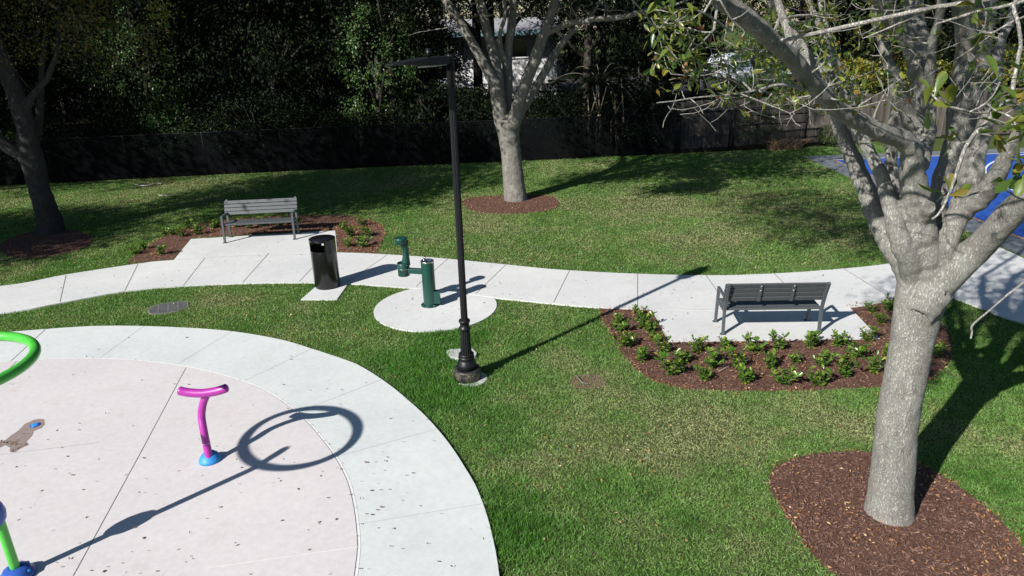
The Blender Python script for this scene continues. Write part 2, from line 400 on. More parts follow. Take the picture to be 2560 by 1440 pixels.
M_WOOD, N, L, b = mat('weathered_boards'); oc = obj_coord(N)
sep = N.new('ShaderNodeSeparateXYZ'); L.new(oc, sep.inputs[0])
fl = N.new('ShaderNodeMath'); fl.operation = 'MULTIPLY'; fl.inputs[1].default_value = 1/.15; L.new(sep.outputs[0], fl.inputs[0])
fl2 = N.new('ShaderNodeMath'); fl2.operation = 'FLOOR'; L.new(fl.outputs[0], fl2.inputs[0])
wn = N.new('ShaderNodeTexWhiteNoise'); wn.noise_dimensions = '1D'; L.new(fl2.outputs[0], wn.inputs['W'])
n = noise(N, L, 1, 5, .6, mapped(N, L, (30, 30, 2)))
c = ramp(N, L, n.outputs[0], [(.3, (.055, .049, .043)), (.7, (.155, .14, .12))]).outputs[0]
c = mixc(N, L, c, ramp(N, L, wn.outputs[0], [(0, (.5, .47, .45)), (1, (1.25, 1.2, 1.15))]).outputs[0], 1.0, 'MULTIPLY')
L.new(c, b.inputs['Base Color']); setp(b, rough=.9)

# ---------------------------------------------------------------- scattered small faces (leaves, blades, chips)
LEAF4 = (np.array([[0, 0, 0], [.45, -.5, .03], [1, 0, 0], [.45, .5, .03]]), [(0, 1, 2, 3)])
_ob = [(0, 0.05), (.25, .17), (.55, .40), (.78, .46), (.95, .25), (1.0, .02)]
_lv = [[u, 0, -.10*u*u] for u, w_ in _ob] + [[u, w_, .05*math.sin(u*3)-.10*u*u+.05*w_] for u, w_ in _ob] + [[u, -w_, .05*math.sin(u*3)-.10*u*u+.05*w_] for u, w_ in _ob]
LEAFN = (np.array(_lv), [(i, i+1, 7+i, 6+i) for i in range(5)] + [(i+1, i, 12+i, 13+i) for i in range(5)])
def frames(d, nrm):
    d = d/np.linalg.norm(d, axis=1, keepdims=True)
    s_ = np.cross(nrm, d); s_ /= np.linalg.norm(s_, axis=1, keepdims=True)+1e-9
    return d, s_, np.cross(d, s_)
def scatter(name, pos, d, nrm, length, width, tmpl, material, parent=None, cols=None, smooth=False, thick=1.0):
    V, Fc = tmpl; n = len(pos); k = len(V)
    d, s_, w_ = frames(d, nrm)
    length = np.broadcast_to(length, (n,)); width = np.broadcast_to(width, (n,))
    X = pos[:, None, :] + d[:, None, :]*(V[None, :, 0:1]*length[:, None, None]) + s_[:, None, :]*(V[None, :, 1:2]*width[:, None, None]) + w_[:, None, :]*(V[None, :, 2:3]*length[:, None, None]*thick)
    me = bpy.data.meshes.new(name); me.vertices.add(n*k); me.vertices.foreach_set('co', X.astype(np.float32).ravel())
    sizes = [len(f) for f in Fc]; per = sum(sizes)
    idx = (np.concatenate([np.array(f) for f in Fc])[None, :] + (np.arange(n)*k)[:, None]).ravel()
    me.loops.add(n*per); me.loops.foreach_set('vertex_index', idx.astype(np.int32))
    st = np.concatenate([[0], np.cumsum(sizes)[:-1]]); starts = (st[None, :] + (np.arange(n)*per)[:, None]).ravel()
    me.polygons.add(n*len(Fc)); me.polygons.foreach_set('loop_start', starts.astype(np.int32))
    me.polygons.foreach_set('loop_total', np.tile(sizes, n).astype(np.int32))
    if smooth: me.polygons.foreach_set('use_smooth', np.ones(n*len(Fc), bool))
    me.update(calc_edges=True)
    if cols is not None:
        ca = me.color_attributes.new('Col', 'FLOAT_COLOR', 'POINT')
        c = np.repeat(np.concatenate([cols, np.ones((n, 1))], 1), k, axis=0); ca.data.foreach_set('color', c.astype(np.float32).ravel())
    me.materials.append(material)
    o = bpy.data.objects.new(name, me); COL.objects.link(o)
    if parent: o.parent = parent
    return o
def unit(n, up=0.0):
    v = rng.normal(size=(n, 3)); v[:, 2] += up; return v/np.linalg.norm(v, axis=1, keepdims=True)

# ================================================================ THE SETTING
# open sheet to the horizon
gm = MB(); gm.add([(-300, -150, 0), (300, -150, 0), (300, 400, 0), (-300, 400, 0)], [(0, 1, 2, 3)])
tag(gm.build('ground', M_GROUND), kind='structure')
FENCE = [(-34, 24.0), (-18.7, 24.9), (-16.05, 25.14), (-13.56, 25.55), (-10.9, 25.87), (-8.2, 26.13), (-5.5, 26.37), (-2.8, 26.6), (-.1, 26.8), (2.56, 26.98), (5.5, 27.3), (8.52, 27.64), (11.6, 28.03)]
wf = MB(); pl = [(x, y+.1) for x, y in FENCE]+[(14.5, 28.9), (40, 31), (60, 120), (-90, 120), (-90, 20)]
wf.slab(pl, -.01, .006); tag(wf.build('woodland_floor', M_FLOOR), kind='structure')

ZC = .03                                     # concrete surface above the soil
g2 = lambda pts: [G(x, y, ZC)[:2] for x, y in pts]
up_edge = g2([(0, 715), (165, 686), (345, 659), (432, 650), (700, 634), (844, 631), (970, 636), (1100, 645), (1264, 661), (1400, 674), (1590, 684), (1780, 688), (1900, 685), (2050, 676), (2228, 658), (2367, 627), (2481, 612)])
lo_edge = g2([(0, 783), (150, 757), (310, 728), (450, 715), (600, 708), (755, 706), (880, 709), (1005, 718), (1120, 728), (1225, 742), (1300, 750), (1400, 760), (1497, 768), (1628, 773), (1850, 775), (2122, 768), (2250, 744)])
left_up = [(-16.5, 12.0), (-13.4, 13.7)]; left_lo = [(-15.4, 10.2), (-12.2, 12.0)]
A_up = [np.array(p) for p in left_up]+[np.array(p) for p in up_edge]
B_lo = [np.array(p) for p in left_lo]+[np.array(p) for p in lo_edge]
up_s = smooth_line(A_up[:-1], 5)+[A_up[-1]]
lo_s = smooth_line(B_lo, 5)
right = [G(2370, 742)[:2], G(2435, 767)[:2], G(2505, 795)[:2], G(2560, 812)[:2], (7.4, 8.2), (10.6, 6.0), (10.62, 15.0)]
PATH = [tuple(p) for p in up_s]+[tuple(p) for p in right[::-1]]+[tuple(p) for p in lo_s[::-1]]
PADF = g2([(432, 652), (477, 597), (838, 576), (844, 640), (600, 660)])           # under the far bench
PADN = g2([(1628, 768), (1672, 853), (2200, 846), (2119, 762), (1850, 760)])      # under the near bench
PADC = g2([(808, 700), (752, 748), (842, 748), (872, 706)])                       # under the litter bin
cF = (-1.42, 12.25); PADW = [(cF[0]+1.13*math.cos(a)*1.0, cF[1]+1.13*math.sin(a)) for a in np.linspace(0, 2*math.pi, 48, endpoint=False)]
w_ = MB(); w_.slab(PATH, -.05, ZC)
def joint(mb, a, b, w=.012, z=ZC+.0025, mi=1):
    a = np.array(a[:2]); b = np.array(b[:2]); d = (b-a)/np.linalg.norm(b-a); s_ = np.array([-d[1], d[0]])*w/2
    mb.add([(*(a-s_), z), (*(b-s_), z), (*(b+s_), z), (*(a+s_), z)], [(0, 1, 2, 3)], mi)
def jp(mb, p, q, w=.012, mi=1, z=ZC): joint(mb, G(*p, z), G(*q, z), w, z+.0025, mi)
for p, q in [((165, 688), (150, 755)), ((345, 660), (312, 727)), ((512, 645), (459, 713)), ((672, 633), (607, 706)), ((816, 632), (748, 704)), ((968, 637), (868, 706)), ((1119, 648), (1040, 716)), ((1264, 662), (1190, 734)), ((1424, 676), (1384, 756)), ((1594, 685), (1594, 770)), ((1765, 688), (1800, 738)), ((1935, 683), (2000, 750)), ((2110, 672), (2222, 742))]:
    jp(w_, p, q)
jp(w_, (1628, 773), (1850, 775), .006, 2); jp(w_, (1850, 775), (2119, 768), .006, 2); jp(w_, (434, 649), (600, 640), .006, 2); jp(w_, (600, 640), (840, 634), .006, 2)
tag(w_.build('path', [M_PATH, M_JOINT, M_JOINT_L]), kind='structure')
for nm, P_, z in (('bench_pad', PADF, ZC-.004), ('bench_pad', PADN, ZC-.004), ('bin_pad', PADC, ZC-.004), ('fountain_pad', PADW, ZC-.006)):
    q = MB(); q.slab(P_, -.05, z); tag(q.build(nm, M_PATH), kind='structure')

# splash pad: traced edges where the photo shows them, true circles elsewhere
CS = np.array([-7.32, 4.73])
def ringtrace(pts, Rd, z):
    P = np.array([G(x, y, z)[:2] for x, y in pts])-CS
    a = np.arctan2(P[:, 1], P[:, 0]); r = np.hypot(P[:, 0], P[:, 1]); o = np.argsort(a); a, r = a[o], r[o]
    aa = np.linspace(-math.pi, math.pi, 240, endpoint=False)
    rr = np.interp(aa, np.concatenate([[a[0]-.25], a, [a[-1]+.25]]), np.concatenate([[Rd], r, [Rd]]))
    return [(CS[0]+q*math.cos(t), CS[1]+q*math.sin(t)) for t, q in zip(aa, rr)]
inner_px = [(27, 904), (110, 899), (205, 896.5), (340, 901), (465, 917), (560, 939), (640, 965), (700, 999), (747, 1034), (800, 1090), (843, 1148), (872, 1205), (884, 1250), (892, 1300), (897, 1365), (889, 1435)]
outer_px = [(0, 832), (114, 822.5), (230, 815), (360, 815), (440, 818), (580, 828), (720, 853), (780, 872), (830, 888), (890, 909), (960, 952), (1020, 1000), (1100, 1080), (1160, 1165), (1190, 1215), (1215, 1280), (1232, 1345), (1243, 1400)]
IN = ringtrace(inner_px, 5.82, .05); OUT = ringtrace(outer_px, 7.15, .05)
q = MB(); q.slab(OUT, -.05, .05)
for p_, r_ in [((114, 823), (28, 902)), ((360, 815), (250, 895)), ((580, 828), (443, 911)), ((778, 872), (612, 952)), ((951, 950), (745, 1030)), ((1095, 1072), (858, 1137)), ((1215, 1258), (888, 1312))]:
    jp(q, p_, r_, .010 if p_[0] < 200 else .0045, 1 if p_[0] < 200 else 2, .05)
n = len(IN); joint_in = [(x, y) for x, y in IN]
for i in range(n):                                        # thin shadowed gap and pale rim round the pink disc
    a, b = np.array(IN[i]), np.array(IN[(i+1) % n]); 
q2 = [(CS[0]+(x-CS[0])*1.0032, CS[1]+(y-CS[1])*1.0032) for x, y in IN]
vs_ = [(x, y, .0525) for x, y in IN]+[(x, y, .0525) for x, y in q2]
q.add(vs_, [(i, (i+1) % n, n+(i+1) % n, n+i) for i in range(n)], 3)
tag(q.build('splash_pad_rim', [M_RING, M_JOINT, M_JOINT_L, M_JOINT_W]), kind='structure')
q = MB(); IN2 = [(CS[0]+(x-CS[0])*.9975, CS[1]+(y-CS[1])*.9975) for x, y in IN]
q.slab(IN2, -.05, .056)
for p_, r_, w0, mi in [((465, 919), (347, 1140), .007, 1), ((347, 1140), (183, 1440), .007, 1), ((40, 905), (0, 945), .006, 1), ((896, 1367), (520, 1420), .008, 3), ((0, 1137), (250, 1106), .006, 2)]:
    jp(q, p_, r_, w0, mi, .056)
# worn patch round the ground nozzle
wp = [(110, 1048), (112, 1060), (104, 1070), (85, 1078), (80, 1090), (66, 1104), (72, 1112), (50, 1122), (38, 1131), (24, 1130), (26, 1120), (14, 1113), (0, 1119), (-40, 1130), (-60, 1118), (-20, 1106), (0, 1104), (14, 1100), (28, 1088), (44, 1078), (62, 1060), (84, 1050), (100, 1047)]
q.slab([G(x, y, .056)[:2] for x, y in wp], .03, .0575, 4)
tag(q.build('splash_pad', [M_PAD, M_JOINT, M_JOINT_L, M_JOINT_W, M_TAN]), kind='structure')
DIRT = [(CS[0]+(x-CS[0])*1.001, CS[1]+(y-CS[1])*1.001) for x, y in OUT]

# sports court
q = MB(); APRON = [(10.66, 2.0), (10.80, 26.0), (60, 28.6), (60, 2)]; q.slab(APRON, -.05, .020)
tag(q.build('court_surround', M_APRON), kind='structure')
q = MB(); q.slab([(11.56, 3), (11.56, 25.1), (60, 27.6), (60, 3)], 0, .024); tag(q.build('sports_court', M_COURT), kind='structure')
q = MB(); joint(q, (11.53, 3), (11.53, 25.1), .05, .028, 0); joint(q, (11.5, 25.12), (60, 27.62), .05, .028, 1)
def arcline(mb, c, r, a0, a1, w=.06, z=.028, mi=1, n=60):
    t = np.linspace(a0, a1, n)
    v = [(c[0]+(r+w/2)*math.cos(x), c[1]+(r+w/2)*math.sin(x), z) for x in t]+[(c[0]+(r-w/2)*math.cos(x), c[1]+(r-w/2)*math.sin(x), z) for x in t]
    mb.add(v, [(i, n+i, n+i+1, i+1) for i in range(n-1)], mi)
arcline(q, (20.75, 19.2), 6.45, R(70), R(290)); arcline(q, (17.3, 18.3), 1.8, 0, 2*math.pi)
tag(q.build('court_markings', [M_ORANGE, M_LINE]), kind='structure')

# mulch beds
def bed(pts, smooth=True, n=5):
    P = [np.array(G(x, y)[:2]) for x, y in pts]
    return [tuple(p) for p in smooth_line(P, n, True)] if smooth else [tuple(p) for p in P]
BED_N = [G(x, y)[:2] for x, y in [(1497, 769), (1625, 774), (1671, 856), (2200, 849), (2119, 768), (2240, 747), (2330, 770), (2380, 850), (2375, 905), (2330, 948), (2260, 962), (2200, 968), (2040, 976), (1850, 979), (1720, 974), (1640, 957), (1595, 928), (1560, 890), (1530, 840), (1505, 800)]]
BED_F = [G(x, y)[:2] for x, y in [(318, 659), (345, 634), (385, 606), (430, 582), (500, 560), (600, 546), (720, 540), (850, 539), (920, 548), (958, 566), (962, 588), (950, 615), (940, 633), (844, 631), (838, 575), (477, 596), (432, 650)]]
RING_R = bed([(1922, 1205), (1945, 1165), (2010, 1142), (2100, 1132), (2200, 1135), (2290, 1160), (2360, 1195), (2450, 1258), (2530, 1335), (2580, 1420), (2560, 1530), (2400, 1590), (2230, 1550), (2110, 1460), (2040, 1395), (1985, 1320), (1945, 1260)])
RING_C = bed([(1157, 508), (1175, 496), (1270, 488), (1340, 489), (1388, 495), (1393, 518), (1350, 530), (1260, 535), (1185, 529)])
RING_L = bed([(0, 612), (45, 590), (110, 574), (185, 577), (232, 594), (222, 615), (165, 634), (85, 645), (20, 640)])  # brown patch put where the ground only lies in tree shade
BEDS = [BED_N, BED_F, RING_R, RING_C, RING_L]
for P_ in BEDS:
    q = MB(); q.slab(P_, -.03, .012); tag(q.build('mulch_bed', M_MULCH), kind='structure')

# mulch chips and fallen leaves
def pts_in(poly, n):
    P = np.array(poly); lo, hi = P.min(0), P.max(0); out = np.zeros((0, 2))
    while len(out) < n:
        c = rng.uniform(lo, hi, (n*3, 2)); out = np.concatenate([out, c[inside(poly, c[:, 0], c[:, 1])]])
    return out[:n]
def area(poly):
    P = np.array(poly); x, y = P[:, 0], P[:, 1]; return abs((x*np.roll(y, -1)-y*np.roll(x, -1)).sum()/2)
CHIP = (np.array([[0, -.4, 0], [1, -.5, 0], [1, .4, 0], [0, .5, 0]]), [(0, 1, 2, 3)])
cp = np.concatenate([pts_in(P_, int(area(P_)*d)) for P_, d in zip(BEDS, (1500, 700, 2300, 700, 200))])
n = len(cp); pos = np.c_[cp, np.full(n, .012)+rng.random(n)*.018]
d = unit(n); d[:, 2] *= .25
tag(scatter('mulch_chips', pos, d, unit(n, 2.5), rng.uniform(.012, .05, n), rng.uniform(.004, .012, n), CHIP, LF_CHIP), kind='stuff')
cl = []
for P_, d_ in zip(BEDS, (110, 200, 120, 80, 40)):
    k = int(area(P_)*d_); c = pts_in(P_, k*3); w0 = fbm(c[:, 0], c[:, 1], 2.2, 5); c = c[np.argsort(-w0+rng.random(len(c))*.35)[:k]]; cl.append(c)
    # drift along the rim
    Pn = np.array(P_); k2 = int(len(Pn)*0+sum(np.linalg.norm(Pn-np.roll(Pn, 1, 0), axis=1))*22)
    i = rng.integers(0, len(Pn), k2); t = rng.random((k2, 1)); e = Pn[i]*(1-t)+Pn[(i+1) % len(Pn)]*t; cl.append(e+rng.normal(size=(k2, 2))*.025)
cl = np.concatenate(cl); n = len(cl); pos = np.c_[cl, .03+rng.random(n)*.015]; d = unit(n); d[:, 2] *= .2
tag(scatter('dry_leaf_litter', pos, d, unit(n, 2.2), rng.uniform(.022, .058, n), rng.uniform(.009, .022, n), LEAF4, LF_LITTER_L), kind='stuff')
# leaves blown onto the concrete
def litter_at(px, z, s=(.02, .045)):
    P = np.array([G(x, y, z) for x, y in px]); n = len(P); d = unit(n); d[:, 2] *= .12; P[:, 2] += .008
    return P, d, rng.uniform(*s, n)
c1 = np.c_[rng.uniform(-600, 1260, 1500), rng.uniform(815, 1500, 1500)]
Pw = np.array([G(x, y, .05)[:2] for x, y in c1]); k = inside(OUT, Pw[:, 0], Pw[:, 1]); kk = np.where(k)[0]
dens = fbm(Pw[kk, 0], Pw[kk, 1], 1.1, 9); kk = kk[np.argsort(-dens*.4+rng.random(len(kk))*.6)[:330]]
P1 = np.c_[Pw[kk], np.full(len(kk), .066)]
e = rng.choice(len(IN), 150); e = e[(np.array(IN)[e, 1] > 4.0)]; Pr = np.c_[np.array(IN)[e]+rng.normal(size=(len(e), 2))*.012, np.full(len(e), .062)]
c2 = pts_in(PATH, 420); kp = (c2[:, 0] < 9); P2 = np.c_[c2[kp], np.full(kp.sum(), ZC+.01)]
c3 = np.concatenate([pts_in(PADF, 45), pts_in(PADN, 14), pts_in(PADW, 26)]); P3 = np.c_[c3, np.full(len(c3), ZC+.006)]
wpp = pts_in([G(x, y, .056)[:2] for x, y in wp[9:16]+wp[5:9]], 60); P4 = np.c_[wpp, np.full(60, .07)]
pos = np.concatenate([P1, Pr, P2, P3, P4]); n = len(pos); d = unit(n); d[:, 2] *= .15
ln = rng.uniform(.018, .045, n); ln[len(P1):len(P1)+len(Pr)] *= .55
tag(scatter('fallen_leaves', pos, d, unit(n, 2.0), ln, ln*rng.uniform(.3, .6, n), LEAF4, LF_LITTER), kind='stuff')

# lawn
print('lawn')
HOLES = [PATH, PADF, PADN, PADC, PADW, DIRT, APRON]+BEDS
def fence_y(x):
    F = np.array(FENCE+[(14.5, 28.5), (60, 31)]); return np.interp(x, F[:, 0], F[:, 1])
def lawn_points():
    out = []
    for (y0, y1, dens) in ((2.6, 7.5, 6500), (7.5, 10.5, 5200), (10.5, 14, 3200), (14, 19, 1700), (19, 28.6, 1000)):
        xw = y1*.80+1.5
        x1 = min(xw, 14.5); A = (x1+xw)*(y1-y0); n = int(A*dens)
        X = rng.uniform(-xw, x1, n); Y = rng.uniform(y0, y1, n)
        k = (Y < fence_y(X)-.05)
        for H in HOLES:
            kk = np.where(k)[0]; ins = inside(H, X[kk], Y[kk]); k[kk[ins]] = False
        out.append(np.c_[X[k], Y[k], np.full(k.sum(), dens)])
    return np.concatenate(out)
LP = lawn_points(); X, Y, dn = LP.T; n = len(X)
def blob(px, py, rx, ry):
    c = G(px, py); a = G(px+rx, py); b_ = G(px, py+ry); sx = abs(a[0]-c[0])+.01; sy = abs(b_[1]-c[1])+.01
    return np.exp(-((X-c[0])/sx)**2-((Y-c[1])/sy)**2)
dry = fbm(X, Y, .45, 1)*.55+fbm(X, Y, 1.9, 2)*.45
dry = (dry-.5)*2.0+.44
for a in ((1750, 500, 300, 60, .42), (1800, 600, 300, 40, .35), (1640, 1130, 260, 90, .5), (1900, 1060, 380, 90, .35), (1780, 1330, 150, 120, .3), (600, 760, 140, 30, .3), (250, 780, 200, 25, .3), (1500, 860, 120, 50, .12), (2430, 1100, 150, 80, .25), (250, 500, 240, 30, .22)):
    dry += blob(*a[:4])*a[4]
edge = np.clip((fbm(X, Y, 1.6, 7)-.32)*4, .15, 1.3)
lush = blob(1080, 960, 160, 110)+blob(1260, 1330, 150, 220)+blob(1560, 1240, 110, 70)+blob(1130, 850, 100, 50)*.8+blob(2300, 1040, 60, 60)*.5+blob(1500, 390, 160, 14)*.6+blob(1700, 400, 130, 14)*.6
lush *= edge; dry = np.clip(dry-lush*.6, 0, 1)
g0, g1, g2_ = np.array([.070, .182, .028]), np.array([.150, .258, .068]), np.array([.32, .335, .165])
t = dry[:, None]; c = np.where(t < .5, g0+(g1-g0)*t*2, g1+(g2_-g1)*(t-.5)*2)
c = c*rng.uniform(.72, 1.42, (n, 1))*(.74+.62*fbm(X, Y, 7, 4))[:, None]
old = rng.random(n) < (.02+.30*dry**2); c[old] = np.array([.28, .26, .15])*rng.uniform(.55, 1.2, (old.sum(), 1))
hl = (.022+.016*(1-dry)+.026*np.clip(lush, 0, 1))*rng.uniform(.6, 1.35, n)*np.where(old, .8, 1)
d = rng.normal(size=(n, 3))*.62; d[:, 2] = rng.uniform(.15, 1.0, n)+.5*np.clip(lush, 0, 1)
wd = .0042*np.sqrt(5200/dn)**.75*rng.uniform(.7, 1.3, n)
BLADE = (np.array([[0, -.5, 0], [0, .5, 0], [.55, .42, .06], [.55, -.42, .06], [1.0, 0, -.02]]), [(0, 1, 2, 3), (3, 2, 4)])
nr = rng.normal(size=(n, 3)); nr[:, 2] = abs(nr[:, 2])*.4
tag(scatter('lawn_grass', np.c_[X, Y, np.zeros(n)], d, nr, hl*1.25, wd*1.5, BLADE, M_GRASS, cols=np.clip(c, 0, 1)), kind='stuff')
# brown leaves lying in the grass
k = rng.choice(n, 5200, replace=False, p=(dn**-1*(.25+dry))/((dn**-1*(.25+dry)).sum()))
pos = np.c_[X[k], Y[k], .028+rng.random(len(k))*.02]; m_ = len(k); d = unit(m_); d[:, 2] *= .3
tag(scatter('leaves_in_grass', pos, d, unit(m_, 1.5), rng.uniform(.02, .055, m_), rng.uniform(.010, .026, m_), LEAF4, LF_LITTER_L), kind='stuff')
print('blades', n)

# ================================================================ FURNITURE
# ---- park lamp
LX, LY = -.692, 9.384
lamp = tag(empty('street_lamp', (LX, LY, 0)), 'tall fluted black lamp post with flat head standing in the lawn beside the splash pad', 'street lamp')
q = MB(); q.lathe([(0, .197), (.16, .197), (.185, .19), (.19, .15)], seg=40); q.build('base_drum', M_BASE, lamp)
q = MB(); q.lathe([(.185, .145), (.27, .140), (.285, .128), (.32, .122), (.335, .105), (.355, .118), (.375, .118), (.385, .10), (.405, .112), (.42, .112), (.43, .085)], seg=40); q.build('base_mouldings', M_BLACK, lamp)
q = MB(); q.lathe([(.42, .083), (.80, .066)], seg=32, flute=.10, smooth=False); q.build('lower_shaft', M_BLACK, lamp)
q = MB(); q.lathe([(.79, .067), (.80, .082), (.82, .086), (.84, .080), (.85, .067), (.905, .066), (.915, .078), (.935, .083), (.95, .078), (.955, .05)], seg=36); q.build('collar', M_BLACK, lamp)
q = MB(); q.lathe([(.95, .049), (4.16, .047)], seg=28, flute=.11, smooth=False); q.build('upper_shaft', M_BLACK, lamp)
q = MB(); q.lathe([(4.15, .052), (4.34, .052), (4.345, .058), (4.36, .058), (4.365, .052), (4.53, .052), (4.55, .04)], seg=28); q.build('top_sleeve', M_BLACK, lamp)
hd = Vector((-.72, -.69, 0)).normalized(); sx = hd.cross(Vector((0, 0, 1)))
def hp(u, v, z): return tuple(hd*u + sx*v + Vector((0, 0, z)))
q = MB()
secs = [(.03, .05, 4.46, 4.53), (.12, .13, 4.44, 4.535), (.45, .16, 4.44, 4.53), (.58, .15, 4.455, 4.515), (.80, .13, 4.465, 4.495), (.93, .09, 4.47, 4.485)]
vs_ = []
for u, v, za, zb in secs: vs_ += [hp(u, -v, za), hp(u, v, za), hp(u, v*.85, zb), hp(u, -v*.85, zb)]
fs_ = [(0, 3, 2, 1), (20, 21, 22, 23)]
for i in range(5):
    for k in range(4): fs_.append((4*i+k, 4*i+(k+1) % 4, 4*i+4+(k+1) % 4, 4*i+4+k))
q.add(vs_, fs_); head = q.build('lamp_head', M_BLACK, lamp, bevel=.008)
q = MB(); q.add([hp(.14, -.11, 4.437), hp(.42, -.11, 4.437), hp(.42, .12, 4.425), hp(.14, .12, 4.425), hp(.14, -.11, 4.431), hp(.42, -.11, 4.431), hp(.42, .12, 4.405), hp(.14, .12, 4.405)], [(0, 1, 2, 3), (4, 7, 6, 5), (0, 4, 5, 1), (1, 5, 6, 2), (2, 6, 7, 3), (3, 7, 4, 0)])
q.build('lens', M_LENS, head)
q = MB(); q.lathe([(4.53, .022), (4.545, .022), (4.548, .037), (4.60, .037), (4.603, .033), (4.615, .033), (4.618, .037), (4.63, .035)], hp(.33, 0, 0), 20); q.build('photocell', M_BLACK, head)
q = MB(); q.lathe([(-.05, .235), (.018, .235), (.026, .225)], (LX+.06, LY-.01, 0), 36); tag(q.build('lamp_footing', M_SAND), 'round grey concrete footing under the black lamp post', 'footing')

# ---- drinking fountain with bottle filler
FX, FY = -1.527, 12.344
ft = tag(empty('drinking_fountain', (FX, FY, ZC-.006)), 'dark green drinking fountain with bottle filler arm on the round concrete pad', 'drinking fountain')
q = MB(); q.lathe([(0, .172), (.012, .172), (.016, .16), (.016, .12)], seg=40); q.build('base_plate', M_GREEN, ft)
for k in range(4):
    q = MB(); q.lathe([(.016, .012), (.028, .012), (.031, .006)], (.147*math.cos(k*1.57+.6), .147*math.sin(k*1.57+.6), 0), 8)
    q.build('bolt', M_STEEL, ft)
q = MB(); q.lathe([(.01, .118), (.85, .118)], seg=40, cap=False); q.build('pedestal', M_GREEN, ft)
q = MB(); q.lathe([(.835, .1195), (.862, .122), (.868, .117), (.866, .106), (.845, .096), (.822, .06), (.815, .015)], seg=40, cap=False); basin = q.build('basin', M_STEEL, ft)
q = MB(); q.tube([(-.055, .045, .83), (-.055, .045, .895), (-.045, .035, .915), (-.025, .02, .918)], [.016, .016, .014, .011], 12); q.lathe([(.85, .027), (.875, .027)], (-.055, .045, 0), 14); q.build('bubbler', M_STEEL, basin)
q = MB(); q.box((.135, -.02, .165), (.12, .13, .24)); bx_ = q.build('control_box', M_GREEN, ft, bevel=.006)
q = MB(); q.bar((-.10, .02, .655), (-.40, .095, .655), .10, .085); q.build('arm', M_GREEN, ft, bevel=.004)
BX, BY = -.455, .11
q = MB(); q.lathe([(.555, .098), (.565, .108), (.70, .110), (.715, .113), (.725, .110), (.80, .113), (.806, .106), (.80, .098), (.76, .085), (.75, .02)], (BX, BY, 0), 36); bowl = q.build('filler_bowl', M_GREEN, ft)
q = MB(); q.lathe([(.69, .1125), (.70, .114), (.703, .1125)], (BX, BY, 0), 36, cap=False); q.build('steel_band', M_STEEL, bowl)
q = MB(); q.tube([(BX+.045, BY+.02, .76), (BX+.05, BY+.02, .82), (BX+.058, BY+.02, .93), (BX+.06, BY+.02, 1.03), (BX+.05, BY+.015, 1.12), (BX+.035, BY+.01, 1.20)], [.085, .075, .060, .058, .066, .092], 24); q.build('filler_column', M_GREEN, ft)
q = MB(); q.lathe([(1.165, .09), (1.175, .112), (1.262, .116), (1.275, .113), (1.282, .095)], (BX-.008, BY, 0), 36); q.build('filler_head', M_GREEN, ft)

# ---- litter bin
bn = tag(empty('litter_bin', (-3.708, 13.536, ZC-.004)), 'glossy black cylindrical litter bin with a wide mouth on a small concrete pad', 'litter bin')
q = MB(); seg = 72; zs = [0, .03, .78, .965, 1.0]; rs = [.238, .25, .252, .254, .256]
vs_, fs_ = [], []
for r_off, flip in ((0, False), (-.004, True)):
    b0 = len(vs_)
    for z, r_ in zip(zs, rs):
        for k in range(seg): a = 2*math.pi*k/seg; vs_.append(((r_+r_off)*math.cos(a), (r_+r_off)*math.sin(a), z))
    for i in range(4):
        for k in range(seg):
            a = math.degrees(2*math.pi*(k+.5)/seg)
            if i == 2 and (abs(a-249) < 41 or abs(a-69) < 41): continue
            k2 = (k+1) % seg; f_ = (b0+i*seg+k, b0+i*seg+k2, b0+(i+1)*seg+k2, b0+(i+1)*seg+k); fs_.append(f_[::-1] if flip else f_)
q.add(vs_, fs_, 0, True); q.build('body', M_BLACK_GLOSS, bn)
q = MB(); q.lathe([(.995, .256), (1.006, .252), (1.018, .18), (1.024, .06), (1.025, .002)], seg=48, cap=False); q.build('lid', M_BLACK_GLOSS, bn)
q = MB(); q.lathe([(.05, .22), (.77, .225), (.76, .215), (.3, .2), (.29, .01)], seg=40, cap=False); q.build('liner', M_HOLE, bn)

